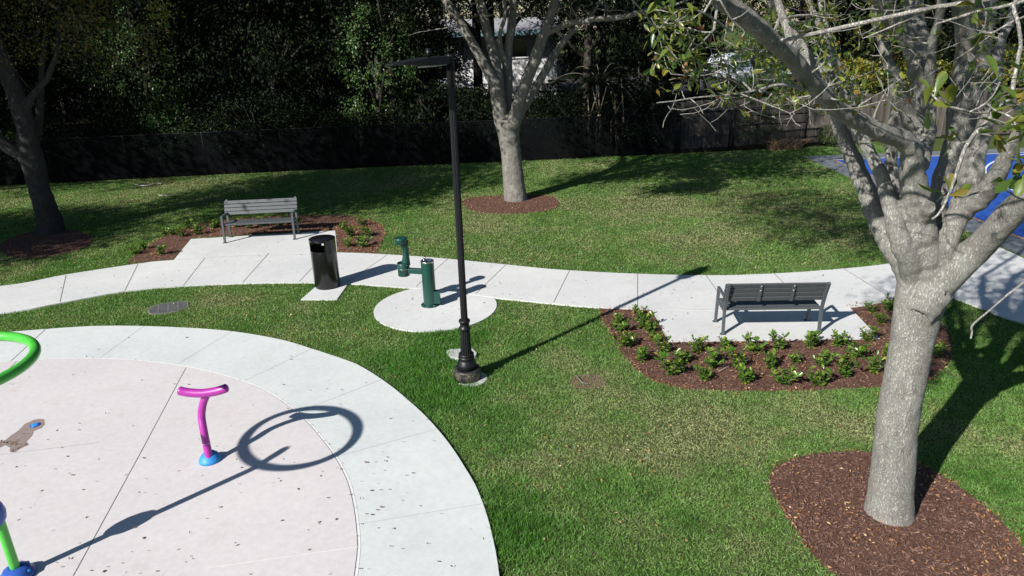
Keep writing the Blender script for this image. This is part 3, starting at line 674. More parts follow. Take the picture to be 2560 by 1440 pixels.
# ---- benches
def bench(name, label):
    t = tag(empty(name), label, 'bench', 'grey slatted park benches')
    Lh = .80
    rear = [(0, .0), (.012, .20), (.015, .40), (-.01, .54), (-.07, .74), (-.145, .92)]
    for s in (-1, 1):
        q = MB(); x = s*Lh
        for a, b_ in zip(rear[:-1], rear[1:]): q.bar((x, a[0], a[1]), (x, b_[0], b_[1]), .045, .05, up=(0, 1, 0))
        q.box((x, 0, .006), (.09, .07, .012)); q.build('rear_leg', M_FRAME, t)
        q = MB(); q.bar((x, .52, 0), (x, .46, .64), .045, .05, up=(0, 1, 0)); q.box((x, .525, .006), (.09, .07, .012)); q.build('front_leg', M_FRAME, t)
        q = MB(); q.bar((x, .485, .645), (x, -.035, .625), .045, .03); q.build('armrest', M_FRAME, t)
        q = MB(); q.bar((x, .02, .40), (x, .48, .415), .04, .03); q.build('seat_rail', M_FRAME, t)
    q = MB()
    for k in range(4): q.box((0, .075+.115*k, .425+.004*k), (2*Lh-.05, .105, .035))
    q.build('seat', M_BENCH, t, bevel=.005)
    q = MB(); e = []
    for k in range(4):
        z = .615+.085*k; y = np.interp(z, [p[1] for p in rear], [p[0] for p in rear])+.045
        tl = math.atan2(.075, .16); q.box((0, y, z), (2*Lh+.09, .03, .080), rx=tl); e.append((y, z))
    bk = q.build('backrest', M_BENCH, t, bevel=.004)
    for x in (-Lh, -Lh/3, Lh/3, Lh):
        q = MB(); a = Vector((x+(.0 if abs(x) == Lh else 0), e[0][0]-.032, e[0][1]-.035)); b_ = Vector((x, e[3][0]-.032, e[3][1]+.035))
        q.bar(a, b_, .05, .012, up=(0, 1, 0)); br = q.build('bracket', M_FRAME, bk)
        off = -.052 if abs(x) == Lh else -.04
        for y, z in e:
            q = MB(); q.lathe([(0, .015), (.006, .013), (.009, .005)], (x, y+off+.004, z-.002), 8, axis=(0, -1, -.4)); q.build('bolt', M_BOLT, br)
    return t
b1 = bench('park_bench', 'grey slatted bench seen from behind, facing the path beside the right planting bed')
a, b_ = np.array(G(1808, 835, ZC)[:2]), np.array(G(2046, 832, ZC)[:2]); c_ = (a+b_)/2
b1.location = (*c_, ZC-.004); b1.rotation_euler = (0, 0, math.atan2(b_[1]-a[1], b_[0]-a[0])); b1.scale = (.965, 1, 1)
a, b_ = np.array(G(562, 607, ZC)[:2]), np.array(G(738, 598, ZC)[:2]); c_ = (a+b_)/2; an = math.atan2(b_[1]-a[1], b_[0]-a[0])
b2 = copy_thing(b1, (c_[0]-.52*math.sin(an), c_[1]+.52*math.cos(an), ZC-.004), an+math.pi)
b2.scale = (1.05, 1, 1)
b2['label'] = 'grey slatted bench seen from the front, dappled with shade at the far mulch bed'

# ---- splash toys
P0 = G(526, 1150, .056)
t1 = tag(empty('spray_toy', (P0[0], P0[1], .056)), 'curved magenta spray post with a crossbar and blue foot on the splash pad', 'spray toy')
q = MB(); q.lathe([(0, .130), (.02, .130), (.04, .118), (.045, .112), (.075, .098), (.08, .088), (.105, .066), (.108, .05)], seg=36); q.build('foot', M_BLUE, t1)
def loc(px, py, z, o=P0): p = G(px, py, z); return (p[0]-o[0], p[1]-o[1], z-.056)
stem = [loc(524, 1148, .10), loc(517, 1115, .26), loc(509, 1075, .45), loc(504, 1040, .60), loc(508, 1008, .76), loc(518, 984, .90)]
stem = smooth_line(stem, 6)
q = MB(); q.tube(stem, .045, 20); st_ = q.build('stem', M_PINK, t1)
k = 7; q = MB(); q.tube([stem[k], stem[k+1]*.08+np.array(stem[k])*.92], .0465, 20); q.build('seam', M_WHITE, st_)
barp = smooth_line([loc(446, 976, .975), loc(470, 981, .945), loc(507, 983, .93), loc(545, 977, .95), loc(568, 969, .985)], 6)
r_ = [.052]*len(barp); r_[0] = .040; r_[-1] = .040
q = MB(); q.tube([barp[0]+(barp[0]-barp[1])*.5]+list(barp)+[barp[-1]+(barp[-1]-barp[-2])*.5], [.015]+r_+[.015], 20); q.build('crossbar', M_PINK, t1)
P1_ = G(45, 1440, .056)
t2 = tag(empty('spray_hoop', (P1_[0], P1_[1], .056)), 'tall lime green spray post with a level overhead hoop and blue foot', 'spray toy')
q = MB(); q.lathe([(0, .150), (.03, .150), (.045, .135), (.055, .125), (.085, .11), (.09, .09), (.11, .06)], seg=36); q.build('foot', M_NAVY, t2)
for k in range(5):
    q = MB(); q.lathe([(0, .022), (.02, .02), (.026, .01)], (.115*math.cos(k*1.256), .115*math.sin(k*1.256), .05), 10)
    q.build('bolt', M_BLUE, t2)
CH = np.array([-5.0, 5.643]); RH = .70
e = G(672, 1160, 0); sdv = np.array([math.sin(SHADOW_AZ), math.cos(SHADOW_AZ)])/math.tan(SUN_EL)
J = np.array([e[0]-sdv[0]*2.2, e[1]-sdv[1]*2.2]); J = CH+(J-CH)/np.linalg.norm(J-CH)*RH
o_ = np.array(P1_[:2])
pole = [(0, 0, .05), (0, 0, .8), (.0, .0, 1.45), (.01, .02, 1.62)]
hk = G(704, 1136, 0); HK = np.array([hk[0]-sdv[0]*1.95, hk[1]-sdv[1]*1.95])-o_
pole += [(HK[0]*.7, HK[1]*.7, 1.86), (HK[0], HK[1], 1.98), ((HK[0]*.6+(J-o_)[0]*.4), (HK[1]*.6+(J-o_)[1]*.4), 2.07), (J[0]-o_[0], J[1]-o_[1], 2.13)]
q = MB(); q.tube(smooth_line(pole, 6), .043, 18); q.build('pole', M_LIME, t2)
q = MB(); q.tube([(CH[0]-o_[0]+RH*math.cos(a), CH[1]-o_[1]+RH*math.sin(a), 2.2-.056) for a in np.linspace(0, 2*math.pi, 72, endpoint=False)], .047, 18, closed=True, cap=False); q.build('hoop', M_LIME, t2)
q = MB(); q.lathe([(.57, .04), (.60, .075), (.66, .11), (.73, .12), (.80, .105), (.86, .07), (.88, .04)], (-.05, -.01, 0), seg=32); q.build('water_valve', M_NAVY, t2)
q = MB(); q.lathe([(0, .062), (.006, .060)], G(88, 1063, .058), 28); gn = tag(q.build('ground_nozzle', M_NAVY), 'round blue ground nozzle set in the worn brown patch of the splash pad', 'nozzle')
q = MB(); q.lathe([(.0061, .047), (.012, .045), (.014, .03)], G(88, 1063, .058), 28); q.build('cap', simple('nozzle_blue', (.03, .25, .75), .4), gn)

# ---- covers in the lawn
c0 = G(421, 771, .0); q = MB()
u = np.array(G(472, 764)[:2])-np.array(G(372, 780)[:2]); u /= np.linalg.norm(u); vv = np.array([-u[1], u[0]])
ov = []
for a in np.linspace(0, 2*math.pi, 40, endpoint=False):
    ca, sa = math.cos(a), math.sin(a); ca = math.copysign(abs(ca)**.75, ca); sa = math.copysign(abs(sa)**.8, sa)
    ov.append(tuple(np.array(c0[:2])+u*.355*ca+vv*.29*sa))
q.slab(ov, -.02, .020, 1)
ov2 = [tuple(np.array(c0[:2])+(np.array(p)-np.array(c0[:2]))*.93) for p in ov]; q.slab(ov2, .0, .023, 0)
for k in (-.17, 0, .17):
    joint(q, np.array(c0[:2])+u*k-vv*.255, np.array(c0[:2])+u*k+vv*.255, .014, .026, 1)
joint(q, np.array(c0[:2])-u*.32, np.array(c0[:2])+u*.02, .008, .0265, 1)
M_PLATE = simple('slate_plate', (.075, .078, .088), .75, nscale=12, var=.25); M_PRIM = simple('grey_rim', (.17, .165, .155), .85, nscale=30)
tag(q.build('manhole_cover', [M_PLATE, M_PRIM]), 'dark oval access cover with pale seams set in the lawn', 'manhole cover')
q = MB(); pp = [(1424, 952), (1432, 943), (1455, 938), (1478, 937), (1503, 941), (1516, 952), (1514, 966), (1490, 971), (1450, 972), (1428, 963)]
q.slab([G(x, y)[:2] for x, y in pp], -.03, .012); tag(q.build('drain_grate', M_GRATE), 'rusty brown ribbed drain grate half hidden in the grass', 'drain')
q = MB(); q.slab([G(x, y)[:2] for x, y in [(1116, 884), (1126, 880), (1180, 877), (1192, 889), (1189, 897), (1150, 903), (1128, 899)]], -.03, .05); tag(q.build('junction_box', M_SAND, bevel=.008), 'pale concrete junction box lid in the grass behind the lamp base', 'box')

# ================================================================ FENCES
fn = tag(empty('chain_link_fence', (0, 0, 0)), 'long black chain link fence with dark wind screen along the back of the lawn', 'fence')
FH = 1.53
for i, (x, y) in enumerate(FENCE[1:]):
    q = MB(); q.lathe([(0, .036), (FH, .036), (FH+.03, .02)], (x, y, 0), 10); q.build('post', M_FENCE, fn)
q = MB(); q.tube([(x, y, FH) for x, y in FENCE], .024, 8); q.build('top_rail', M_FENCE, fn)
q = MB(); q.tube([(x, y, .08) for x, y in FENCE[:-2]], .008, 6); q.build('bottom_wire', M_FENCE, fn)
def strip(pl, z0, z1, off=0.0):
    q = MB()
    for (x0, y0), (x1, y1) in zip(pl[:-1], pl[1:]): q.add([(x0, y0+off, z0), (x1, y1+off, z0), (x1, y1+off, z1), (x0, y0+off, z1)], [(0, 1, 2, 3)])
    return q
strip(FENCE[:-2]+[(6.6, 27.43)], .05, FH-.02, -.03).build('wind_screen', M_SCREEN, fn)
strip(FENCE[-3:], .04, FH, .0).build('wire_mesh', M_LINK, fn)
gt = tag(empty('park_gate', (0, 0, 0)), 'black steel gate with cross rails at the right end of the fence', 'gate')
a, b_ = (8.62, 27.55), (11.55, 27.93)
for z in (.22, .98, 1.32, 1.62): q = MB(); q.tube([(*a, z), (*b_, z)], .021, 8); q.build('rail', M_FENCE, gt)
for p in (a, b_): q = MB(); q.tube([(*p, .02), (*p, 1.64)], .034, 8); q.build('upright', M_FENCE, gt)
strip([a, b_], .2, 1.6).build('wire_mesh', M_LINK, gt)
wf_ = tag(empty('wooden_fence', (0, 0, 0)), 'weathered grey wooden board fence behind the gate', 'fence')
q = MB(); x = 5.6
while x < 22:
    y = 28.35+(x-5.6)*.10; h = 1.84+random.uniform(-.03, .03); q.box((x+.07, y+random.uniform(-.008, .008), h/2), (.138, .02, h), rz=.1, ry=random.uniform(-.01, .01)); x += .15
q.build('boards', M_WOOD, wf_)
for z in (.4, 1.6): q = MB(); q.bar((5.6, 28.41, z), (22, 30.03, z), .04, .09); q.build('rail', M_WOOD, wf_)

# ================================================================ TREES
def limb_pts(spec, n=5):
    """(px, py, Y, width px) along a limb -> points and radii"""
    P, r = [], []
    for px, py, Y, w0 in spec:
        p = D(px, py, Y); P.append(p); r.append(w0/2*depth_of(p)/F_PX)
    Q = smooth_line([(*p, rr) for p, rr in zip(P, r)], n)
    return [q[:3] for q in Q], [max(.004, q[3]) for q in Q]
def wob(P, r, a=.12):
    out = []
    for i, (p, rr) in enumerate(zip(P, r)): out.append(np.array(p)+rng.normal(size=3)*rr*a)
    return out
class Tree:
    def __init__(s, root, fac=1.0): s.root = root; s.fac = fac; s.nodes = []; s.rad = []; s.q = MB(); s.tw = MB(); s.tips = []
    def limb(s, spec, seg=14, n=5):
        P, r = limb_pts(spec, n); k_ = 0 if seg >= 20 else 1; P = wob(P, r, .035*k_+.004); rr = [x*s.fac*(1+k_*random.uniform(-.015, .02)) for x in r]
        s.q.tube(P, rr, seg); s.nodes += [tuple(p) for p in P]; s.rad += rr
    def raw(s, P, r, seg=10, n=5):
        Q = smooth_line([(*p, x) for p, x in zip(P, r)], n); s.q.tube([q[:3] for q in Q], [q[3] for q in Q], seg)
        s.nodes += [tuple(q[:3]) for q in Q]; s.rad += [q[3] for q in Q]
    def grow(s, targets, sag=.12, rmax=.035, seg=5, minr=.0035):
        for T in targets:
            T = np.array(T); Nn = np.array(s.nodes); dd = np.linalg.norm(Nn-T, axis=1)+np.maximum(0, Nn[:, 2]-T[2])*.4
            i = int(dd.argmin()); A = Nn[i]; L_ = np.linalg.norm(T-A)
            if L_ < .05: s.tips.append((T, np.array([0, 0, 1.]))); continue
            m = 3+int(L_/.45); side = rng.normal(size=3)*L_*.10; ctrl = (A+T)/2+side+np.array([0, 0, -sag*L_])
            P = []
            for k in range(m+1):
                t = k/m; p = (1-t)**2*A+2*t*(1-t)*ctrl+t*t*T
                if 0 < k < m: p = p+rng.normal(size=3)*.018*min(1, L_)
                P.append(p)
            r0 = min(s.rad[i]*.75, rmax, .006+.016*L_); r1 = minr
            rr = [r0+(r1-r0)*(k/m) for k in range(m+1)]
            s.tw.tube(P, rr, seg, cap=False); s.nodes += [tuple(p) for p in P[1:]]; s.rad += rr[1:]
            s.tips.append((P[-1], (P[-1]-P[-2])/(np.linalg.norm(P[-1]-P[-2])+1e-6)))
    def leaves(s, name, material, tips, per, size, tmpl=LEAFN, spread=.03, back=.0, wr=.55, smooth=True):
        pos, dr, ln = [], [], []
        for T, d0 in tips:
            k = rng.integers(per[0], per[1]+1)
            e = rng.normal(size=(k, 3)); e /= np.linalg.norm(e, axis=1, keepdims=True); d = e+d0*.55; 
            pos.append(T+rng.normal(size=(k, 3))*spread-d0*rng.random((k, 1))*back); dr.append(d); ln.append(rng.uniform(size[0], size[1], k))
        pos, dr, ln = np.concatenate(pos), np.concatenate(dr), np.concatenate(ln); nr = rng.normal(size=(len(pos), 3))*.6; nr[:, 2] += 1
        return scatter(name, pos, dr, nr, ln, ln*wr*.95, tmpl, material, s.root, smooth=smooth)
    def build(s, bm_, tm, voxel=None, lump=.01):
        o = s.q.build('trunk', bm_, s.root)
        if voxel:
            r_ = o.modifiers.new('remesh', 'REMESH'); r_.mode = 'VOXEL'; r_.voxel_size = voxel; r_.use_smooth_shade = True
            sm = o.modifiers.new('smooth', 'SMOOTH'); sm.iterations = 5; sm.factor = .5
            tx = bpy.data.textures.new('bark_lumps', 'CLOUDS'); tx.noise_scale = .16; tx.noise_depth = 3
            dm = o.modifiers.new('lumps', 'DISPLACE'); dm.texture = tx; dm.strength = lump; dm.texture_coords = 'LOCAL'; dm.mid_level = .5
        if s.tw.v: s.tw.build('twigs', tm, s.root)

def rnd_ell(n, c, r, shell=.0):
    v = rng.normal(size=(n, 3)); v /= np.linalg.norm(v, axis=1, keepdims=True); u = (shell+(1-shell)*rng.random((n, 1))**(1/2.2)); return np.array(c)+v*u*np.array(r)
def pxpts(n, x0, x1, y0, y1, Y0, Y1):
    return [D(rng.uniform(x0, x1), rng.uniform(y0, y1), rng.uniform(Y0, Y1)) for _ in range(n)]

# ---- the big pale tree on the right
base = (3.865, 6.134, 0)
rt_ = tag(empty('pale_bark_tree'), 'large pale barked tree with many spreading limbs in the foreground at right', 'tree')
T = Tree(rt_, .965)
T.limb([(2216, 1330, 6.13, 150), (2221, 1288, 6.13, 126), (2226, 1240, 6.13, 110), (2235, 1150, 6.13, 104), (2244, 1050, 6.13, 101), (2262, 950, 6.13, 101), (2279, 860, 6.13, 104), (2292, 790, 6.13, 112), (2303, 742, 6.13, 122), (2312, 700, 6.14, 122), (2318, 650, 6.15, 100)], 28, 6)
T.fac = .90
T.limb([(2300, 735, 6.15, 80), (2275, 680, 6.2, 80), (2245, 630, 6.25, 72), (2212, 575, 6.35, 66), (2188, 530, 6.42, 60), (2165, 475, 6.5, 52), (2140, 415, 6.6, 47), (2112, 350, 6.7, 44), (2092, 290, 6.8, 42), (2076, 225, 6.9, 34), (2080, 150, 7.0, 26), (2060, 60, 7.1, 22), (2050, -80, 7.2, 18)], 16)
T.limb([(2290, 690, 6.1, 70), (2262, 625, 6.0, 60), (2240, 570, 6.0, 50), (2224, 510, 6.05, 42), (2203, 440, 6.1, 38), (2177, 385, 6.15, 35), (2150, 335, 6.2, 36), (2122, 280, 6.3, 34), (2105, 200, 6.4, 26), (2060, 90, 6.5, 20), (2000, -40, 6.6, 16)], 14)
T.limb([(2300, 670, 6.3, 66), (2262, 600, 6.45, 52), (2242, 530, 6.6, 40), (2232, 450, 6.7, 36), (2228, 380, 6.8, 34), (2240, 310, 6.85, 42), (2262, 250, 6.9, 46), (2240, 205, 6.95, 34), (2210, 120, 7.1, 28), (2195, 30, 7.2, 40), (2170, -120, 7.4, 30)], 14)
T.limb([(2310, 680, 6.1, 92), (2305, 610, 6.05, 86), (2296, 540, 6.0, 80), (2286, 470, 5.95, 72), (2280, 410, 5.9, 62), (2277, 370, 5.85, 58), (2240, 342, 5.75, 54), (2190, 325, 5.62, 52), (2140, 300, 5.5, 49), (2090, 268, 5.35, 48), (2040, 215, 5.15, 49), (1992, 160, 4.95, 49), (1935, 105, 4.75, 50), (1872, 50, 4.6, 52), (1800, -5, 4.5, 54), (1700, -90, 4.3, 52), (1560, -220, 4.0, 46)], 18)
T.limb([(2290, 420, 6.1, 60), (2305, 350, 6.2, 62), (2310, 290, 6.3, 60), (2308, 230, 6.35, 64), (2300, 170, 6.4, 62), (2292, 110, 6.5, 74), (2282, 50, 6.6, 60), (2285, -60, 6.7, 50), (2290, -240, 6.9, 40)], 16)
T.limb([(2290, 330, 6.25, 50), (2262, 270, 6.2, 40), (2240, 225, 6.15, 40), (2232, 170, 6.1, 30)], 12)
T.limb([(2285, 120, 6.5, 60), (2245, 65, 6.45, 50), (2205, 10, 6.4, 46), (2160, -80, 6.3, 38), (2090, -220, 6.2, 26)], 12)
T.limb([(2310, 260, 6.3, 40), (2325, 190, 6.2, 30), (2330, 110, 6.1, 26), (2345, 60, 6.0, 26), (2355, 0, 5.9, 26), (2375, -120, 5.8, 20)], 12)
T.limb([(2335, 640, 6.25, 66), (2338, 570, 6.35, 56), (2345, 500, 6.45, 50), (2358, 440, 6.55, 50), (2380, 380, 6.65, 54), (2400, 320, 6.7, 70), (2412, 250, 6.75, 82), (2425, 170, 6.8, 86), (2440, 90, 6.85, 82), (2445, 0, 6.9, 90), (2450, -160, 7.0, 70), (2440, -360, 7.2, 44)], 18)
T.limb([(2420, 130, 6.8, 60), (2408, 50, 6.7, 50), (2390, -60, 6.6, 40), (2350, -200, 6.4, 26)], 12)
T.limb([(2345, 690, 6.05, 70), (2362, 620, 6.0, 58), (2385, 560, 6.0, 60), (2410, 510, 6.05, 66), (2424, 450, 6.1, 66), (2438, 390, 6.15, 56), (2455, 340, 6.2, 44), (2480, 260, 6.3, 34), (2492, 190, 6.35, 32), (2500, 110, 6.4, 28), (2530, 40, 6.5, 24), (2560, -80, 6.6, 18)], 16)
T.limb([(2415, 520, 6.0, 56), (2445, 500, 5.9, 56), (2478, 462, 5.8, 58), (2502, 420, 5.7, 46), (2525, 370, 5.6, 36), (2560, 310, 5.5, 30), (2640, 220, 5.3, 24), (2760, 60, 5.2, 16)], 14)
T.limb([(2300, 740, 6.1, 110), (2350, 695, 6.05, 108), (2395, 662, 5.98, 90), (2440, 625, 5.9, 78), (2485, 580, 5.75, 74), (2530, 530, 5.6, 74), (2590, 480, 5.4, 70), (2700, 400, 5.15, 60), (2850, 260, 4.9, 44), (3000, 60, 4.8, 30)], 20)
T.limb([(2306, 560, 5.95, 30), (2318, 528, 5.85, 40), (2322, 515, 5.8, 36)], 12)
T.limb([(1994, 160, 4.95, 36), (1985, 130, 4.9, 30), (1972, 80, 5.0, 26), (1950, 20, 5.1, 24), (1930, -80, 5.2, 18)], 10)
T.limb([(2060, 235, 5.6, 30), (2010, 130, 5.7, 34), (1965, 70, 5.8, 34), (1940, 20, 5.9, 30), (1900, -80, 6, 26)], 10)
T.limb([(2285, 640, 6.2, 80), (2330, 610, 6.25, 80), (2345, 660, 6.15, 90)], 14)
# upper scaffold above the picture
for (px, py, Y, w0), (ex, ey, ez) in [((2050, -80, 7.2, 16), (5.2, 9.5, 7.2)), ((2000, -40, 6.6, 16), (3.4, 8.6, 7.0)), ((2170, -120, 7.4, 26), (6.0, 10.0, 8.0)), ((1560, -220, 4.0, 40), (-.4, 5.2, 6.9)), ((1560, -220, 4.0, 36), (1.5, 3.2, 7.2)), ((2290, -240, 6.9, 36), (4.8, 7.0, 8.4)), ((2440, -360, 7.2, 40), (6.6, 9.0, 8.8)), ((2090, -220, 6.2, 26), (3.2, 5.6, 7.8)), ((2760, 60, 5.2, 16), (7.2, 6.0, 6.8)), ((3000, 60, 4.8, 28), (8.2, 5.4, 6.6)), ((2350, -200, 6.4, 26), (4.8, 4.2, 8.0)), ((2450, -160, 7.0, 50), (7.5, 10.5, 7.2)), ((1930, -80, 5.2, 18), (2.0, 6.4, 6.9))]:
    p = np.array(D(px, py, Y)); e_ = np.array([ex, ey, ez]); r0 = w0/2*depth_of(p)/F_PX
    T.raw([p, p*.6+e_*.4+rng.normal(size=3)*.2, p*.25+e_*.75+rng.normal(size=3)*.2, e_], [r0, r0*.75, r0*.5, .015], 8, 4)
# thin hanging and crossing twigs one can follow in the photo
def twig(spec, w_=None):
    P, r = limb_pts(spec, 4); Nn = np.array(T.nodes); i = int(np.linalg.norm(Nn-np.array(P[0]), axis=1).argmin()); A = Nn[i]
    if np.linalg.norm(A-P[0]) > .02: P = [tuple(A), tuple((A+np.array(P[0]))/2+np.array([.0, .0, .04]))]+list(P); r = [r[0]*1.3, r[0]*1.15]+list(r); T.tw.tube(P, r, 6, cap=False); T.nodes += [tuple(p) for p in P]; T.rad += r
twig([(2760, 460, 5.0, 9), (2680, 560, 4.85, 7), (2600, 660, 4.7, 6), (2560, 705, 4.6, 6), (2515, 740, 4.55, 6), (2475, 775, 4.5, 5), (2432, 812, 4.45, 5), (2430, 830, 4.45, 5), (2427, 846, 4.45, 5)])
twig([(2010, 225, 5.1, 14), (1990, 216, 5.0, 10), (1945, 212, 4.9, 8), (1905, 222, 4.85, 7), (1870, 230, 4.8, 7), (1820, 237, 4.75, 5), (1740, 244, 4.7, 4), (1690, 252, 4.65, 4), (1642, 257, 4.6, 3)])
twig([(1858, 231, 4.8, 6), (1835, 220, 4.8, 5), (1800, 205, 4.8, 4), (1755, 190, 4.8, 3)]); twig([(1900, 222, 4.85, 4), (1880, 250, 4.8, 4), (1855, 270, 4.75, 4), (1833, 288, 4.7, 3)])
twig([(2900, -60, 3.4, 12), (2640, -30, 2.8, 10), (2540, 0, 2.65, 9), (2546, 60, 2.6, 9), (2552, 110, 2.6, 9), (2545, 150, 2.6, 10), (2535, 200, 2.6, 11), (2528, 235, 2.6, 11), (2500, 270, 2.6, 11), (2470, 300, 2.6, 10), (2440, 330, 2.6, 9), (2412, 372, 2.6, 9), (2395, 420, 2.6, 8), (2375, 480, 2.6, 7), (2350, 530, 2.6, 6), (2330, 548, 2.6, 4)])
twig([(2800, -60, 3.4, 12), (2640, -20, 3.0, 10), (2570, 0, 2.9, 10), (2500, 18, 2.9, 9), (2440, 30, 2.9, 8), (2400, 42, 2.9, 7), (2340, 60, 2.9, 5)]); twig([(2435, 32, 2.9, 7), (2420, 60, 2.88, 6), (2408, 82, 2.86, 5), (2370, 95, 2.84, 5), (2325, 112, 2.8, 4)])
twig([(2760, -20, 3.2, 8), (2620, 20, 2.8, 7), (2560, 42, 2.7, 6), (2520, 60, 2.7, 5), (2480, 82, 2.7, 4), (2450, 80, 2.7, 3)]); twig([(2545, 155, 2.6, 7), (2500, 155, 2.6, 6), (2460, 163, 2.6, 5), (2415, 188, 2.6, 4)])
twig([(2470, 282, 2.6, 6), (2430, 282, 2.55, 5), (2405, 274, 2.5, 4), (2378, 268, 2.5, 3)]); twig([(2760, 480, 3.6, 6), (2640, 500, 3.2, 5), (2560, 500, 3.0, 4), (2500, 470, 2.9, 5), (2430, 486, 2.8, 5), (2400, 492, 2.75, 4), (2375, 486, 2.7, 3)])
twig([(1560, -20, 3.6, 5), (1600, 20, 3.7, 5), (1630, 60, 3.8, 4), (1643, 70, 3.8, 4)]); twig([(1785, 75, 4.4, 7), (1770, 90, 4.3, 6), (1745, 115, 4.25, 5), (1710, 140, 4.2, 4), (1698, 148, 4.2, 4)])
twig([(1830, 80, 4.5, 5), (1780, 45, 4.3, 5), (1740, 25, 4.2, 4), (1700, 25, 4.1, 4), (1680, 40, 4.05, 4), (1650, 70, 4.0, 4)]); twig([(1800, 0, 4.2, 5), (1830, 50, 4.25, 5), (1860, 78, 4.3, 4), (1856, 90, 4.3, 3)])
T.limb([(2300, 780, 6.02, 90), (2325, 745, 6.0, 95), (2350, 715, 6.0, 90)], 14)
t0 = len(T.tips)
T.grow(pxpts(34, 1620, 1760, 20, 210, 3.9, 4.5), rmax=.012); nA = len(T.tips)
T.grow(pxpts(230, 1780, 2300, -60, 270, 4.9, 7.4), rmax=.014); nB = len(T.tips)
nearp = [D(px, py, Y) for px, py, Y in [(2440, 22, 2.85), (2462, 78, 2.75), (2378, 262, 2.5), (2480, 242, 2.5), (2500, 205, 2.5), (2330, 235, 2.6), (2532, 296, 2.45), (2505, 320, 2.45), (2550, 330, 2.4), (2545, 262, 2.5), (2375, 486, 2.6), (2548, 440, 2.4), (2530, 455, 2.4), (2570, 400, 2.4), (2490, 340, 2.55), (2545, 210, 2.6), (2318, 268, 2.6), (2385, 340, 2.7)]]
T.grow(nearp, rmax=.008); nC = len(T.tips)
T.grow(pxpts(30, 2300, 2600, -60, 240, 5.0, 7.0), rmax=.012); nD = len(T.tips)
bare = T.tips[:]; T.grow(pxpts(210, 1640, 2560, -60, 330, 4.2, 7.2), rmax=.009, minr=.0028); T.tips = bare
T.grow(list(rnd_ell(330, (4.3, 7.2, 7.3), (4.2, 4.4, 1.9)))+list(rnd_ell(60, (7.4, 6.6, 6.2), (1.6, 1.8, .9)))+list(rnd_ell(360, (.9, 10.9, 6.8), (2.7, 3.7, .7)))+list(rnd_ell(130, (1.0, 3.8, 7.2), (2.4, 2.2, .8)))+list(rnd_ell(120, (7.6, 8.6, 7.2), (2.2, 2.4, .8))), rmax=.03); nE = len(T.tips)
tp = [t for t in T.tips if t[0][2] > 5.0 or proj(t[0])[0] > 1500]
T.build(M_BARK, M_TWIG, .014, .016)
q = T.leaves('foliage', LF_OAK, T.tips[t0:nB]+T.tips[nC:nE], (6, 11), (.038, .078), back=.12, wr=.45)
near = T.leaves('foliage', LF_OAK, T.tips[nB:nC], (5, 7), (.065, .095), spread=.008, wr=.45)
q = T.leaves('foliage', LF_OAK, [t for t in T.tips[nD:nE] for _ in (0, 1)], (14, 26), (.06, .11), LEAF4, .2, smooth=False)

# ---- the tree in the middle of the lawn
ct = tag(empty('forked_tree'), 'pale forked tree standing in a small mulch ring in the middle of the lawn', 'tree')
T = Tree(ct); Yc = 20.6
T.limb([(1290, 520, Yc, 66), (1289, 503, Yc, 60), (1286, 470, Yc, 55), (1282, 430, Yc, 52), (1277, 380, Yc, 50), (1272, 340, Yc, 54), (1270, 315, Yc, 60), (1270, 295, Yc, 58)], 20)
T.limb([(1262, 320, Yc, 44), (1250, 285, Yc, 36), (1243, 235, Yc, 34), (1235, 205, Yc, 30), (1212, 165, Yc, 26), (1192, 128, Yc, 24), (1172, 92, Yc, 23), (1150, 55, Yc, 22), (1128, 20, Yc, 22), (1105, -10, Yc+.2, 18), (1060, -60, Yc+.3, 14), (1000, -140, Yc, 9)], 12)
T.limb([(1252, 300, Yc, 36), (1247, 250, Yc, 34), (1244, 200, Yc+.2, 31), (1236, 150, Yc+.3, 30), (1225, 100, Yc+.4, 26), (1214, 60, Yc+.5, 24), (1203, 15, Yc+.5, 24), (1190, -30, Yc+.6, 20), (1180, -150, Yc+.8, 12)], 12)
T.limb([(1268, 310, Yc+.1, 36), (1266, 260, Yc+.4, 30), (1268, 200, Yc+.5, 28), (1268, 160, Yc+.6, 26), (1272, 110, Yc+.6, 22), (1279, 60, Yc+.6, 24), (1283, 0, Yc+.6, 22), (1275, -60, Yc+.6, 18), (1290, -170, Yc+.6, 10)], 12)
T.limb([(1268, 170, Yc+.5, 22), (1255, 130, Yc+.4, 15), (1250, 85, Yc+.4, 12), (1262, 40, Yc+.3, 12), (1258, -20, Yc+.3, 10)], 10)
T.limb([(1282, 310, Yc-.1, 40), (1296, 265, Yc-.2, 32), (1312, 215, Yc-.4, 31), (1330, 170, Yc-.5, 30), (1347, 120, Yc-.6, 29), (1364, 75, Yc-.6, 27), (1378, 35, Yc-.6, 25), (1388, -5, Yc-.6, 22), (1400, -120, Yc-.5, 12)], 12)
T.limb([(1288, 305, Yc+.1, 30), (1310, 265, Yc+.2, 24), (1335, 225, Yc+.3, 22), (1362, 180, Yc+.4, 20), (1388, 135, Yc+.5, 19), (1415, 95, Yc+.5, 17), (1450, 62, Yc+.5, 12), (1490, 20, Yc+.5, 9), (1520, -60, Yc+.5, 7)], 12)
T.limb([(1362, 85, Yc-.6, 18), (1395, 70, Yc-.8, 15), (1425, 58, Yc-1, 17), (1460, 52, Yc-1.2, 15), (1500, 47, Yc-1.4, 16), (1560, 42, Yc-1.6, 15), (1600, 30, Yc-1.8, 14), (1660, 20, Yc-2, 10), (1720, 0, Yc-2.1, 7)], 10)
T.limb([(1235, 15, Yc, 5), (1190, 40, Yc-.3, 5), (1150, 62, Yc-.5, 5), (1100, 72, Yc-.6, 5), (1050, 80, Yc-.7, 4), (1018, 90, Yc-.8, 4)], 6)
t0 = len(T.tips)
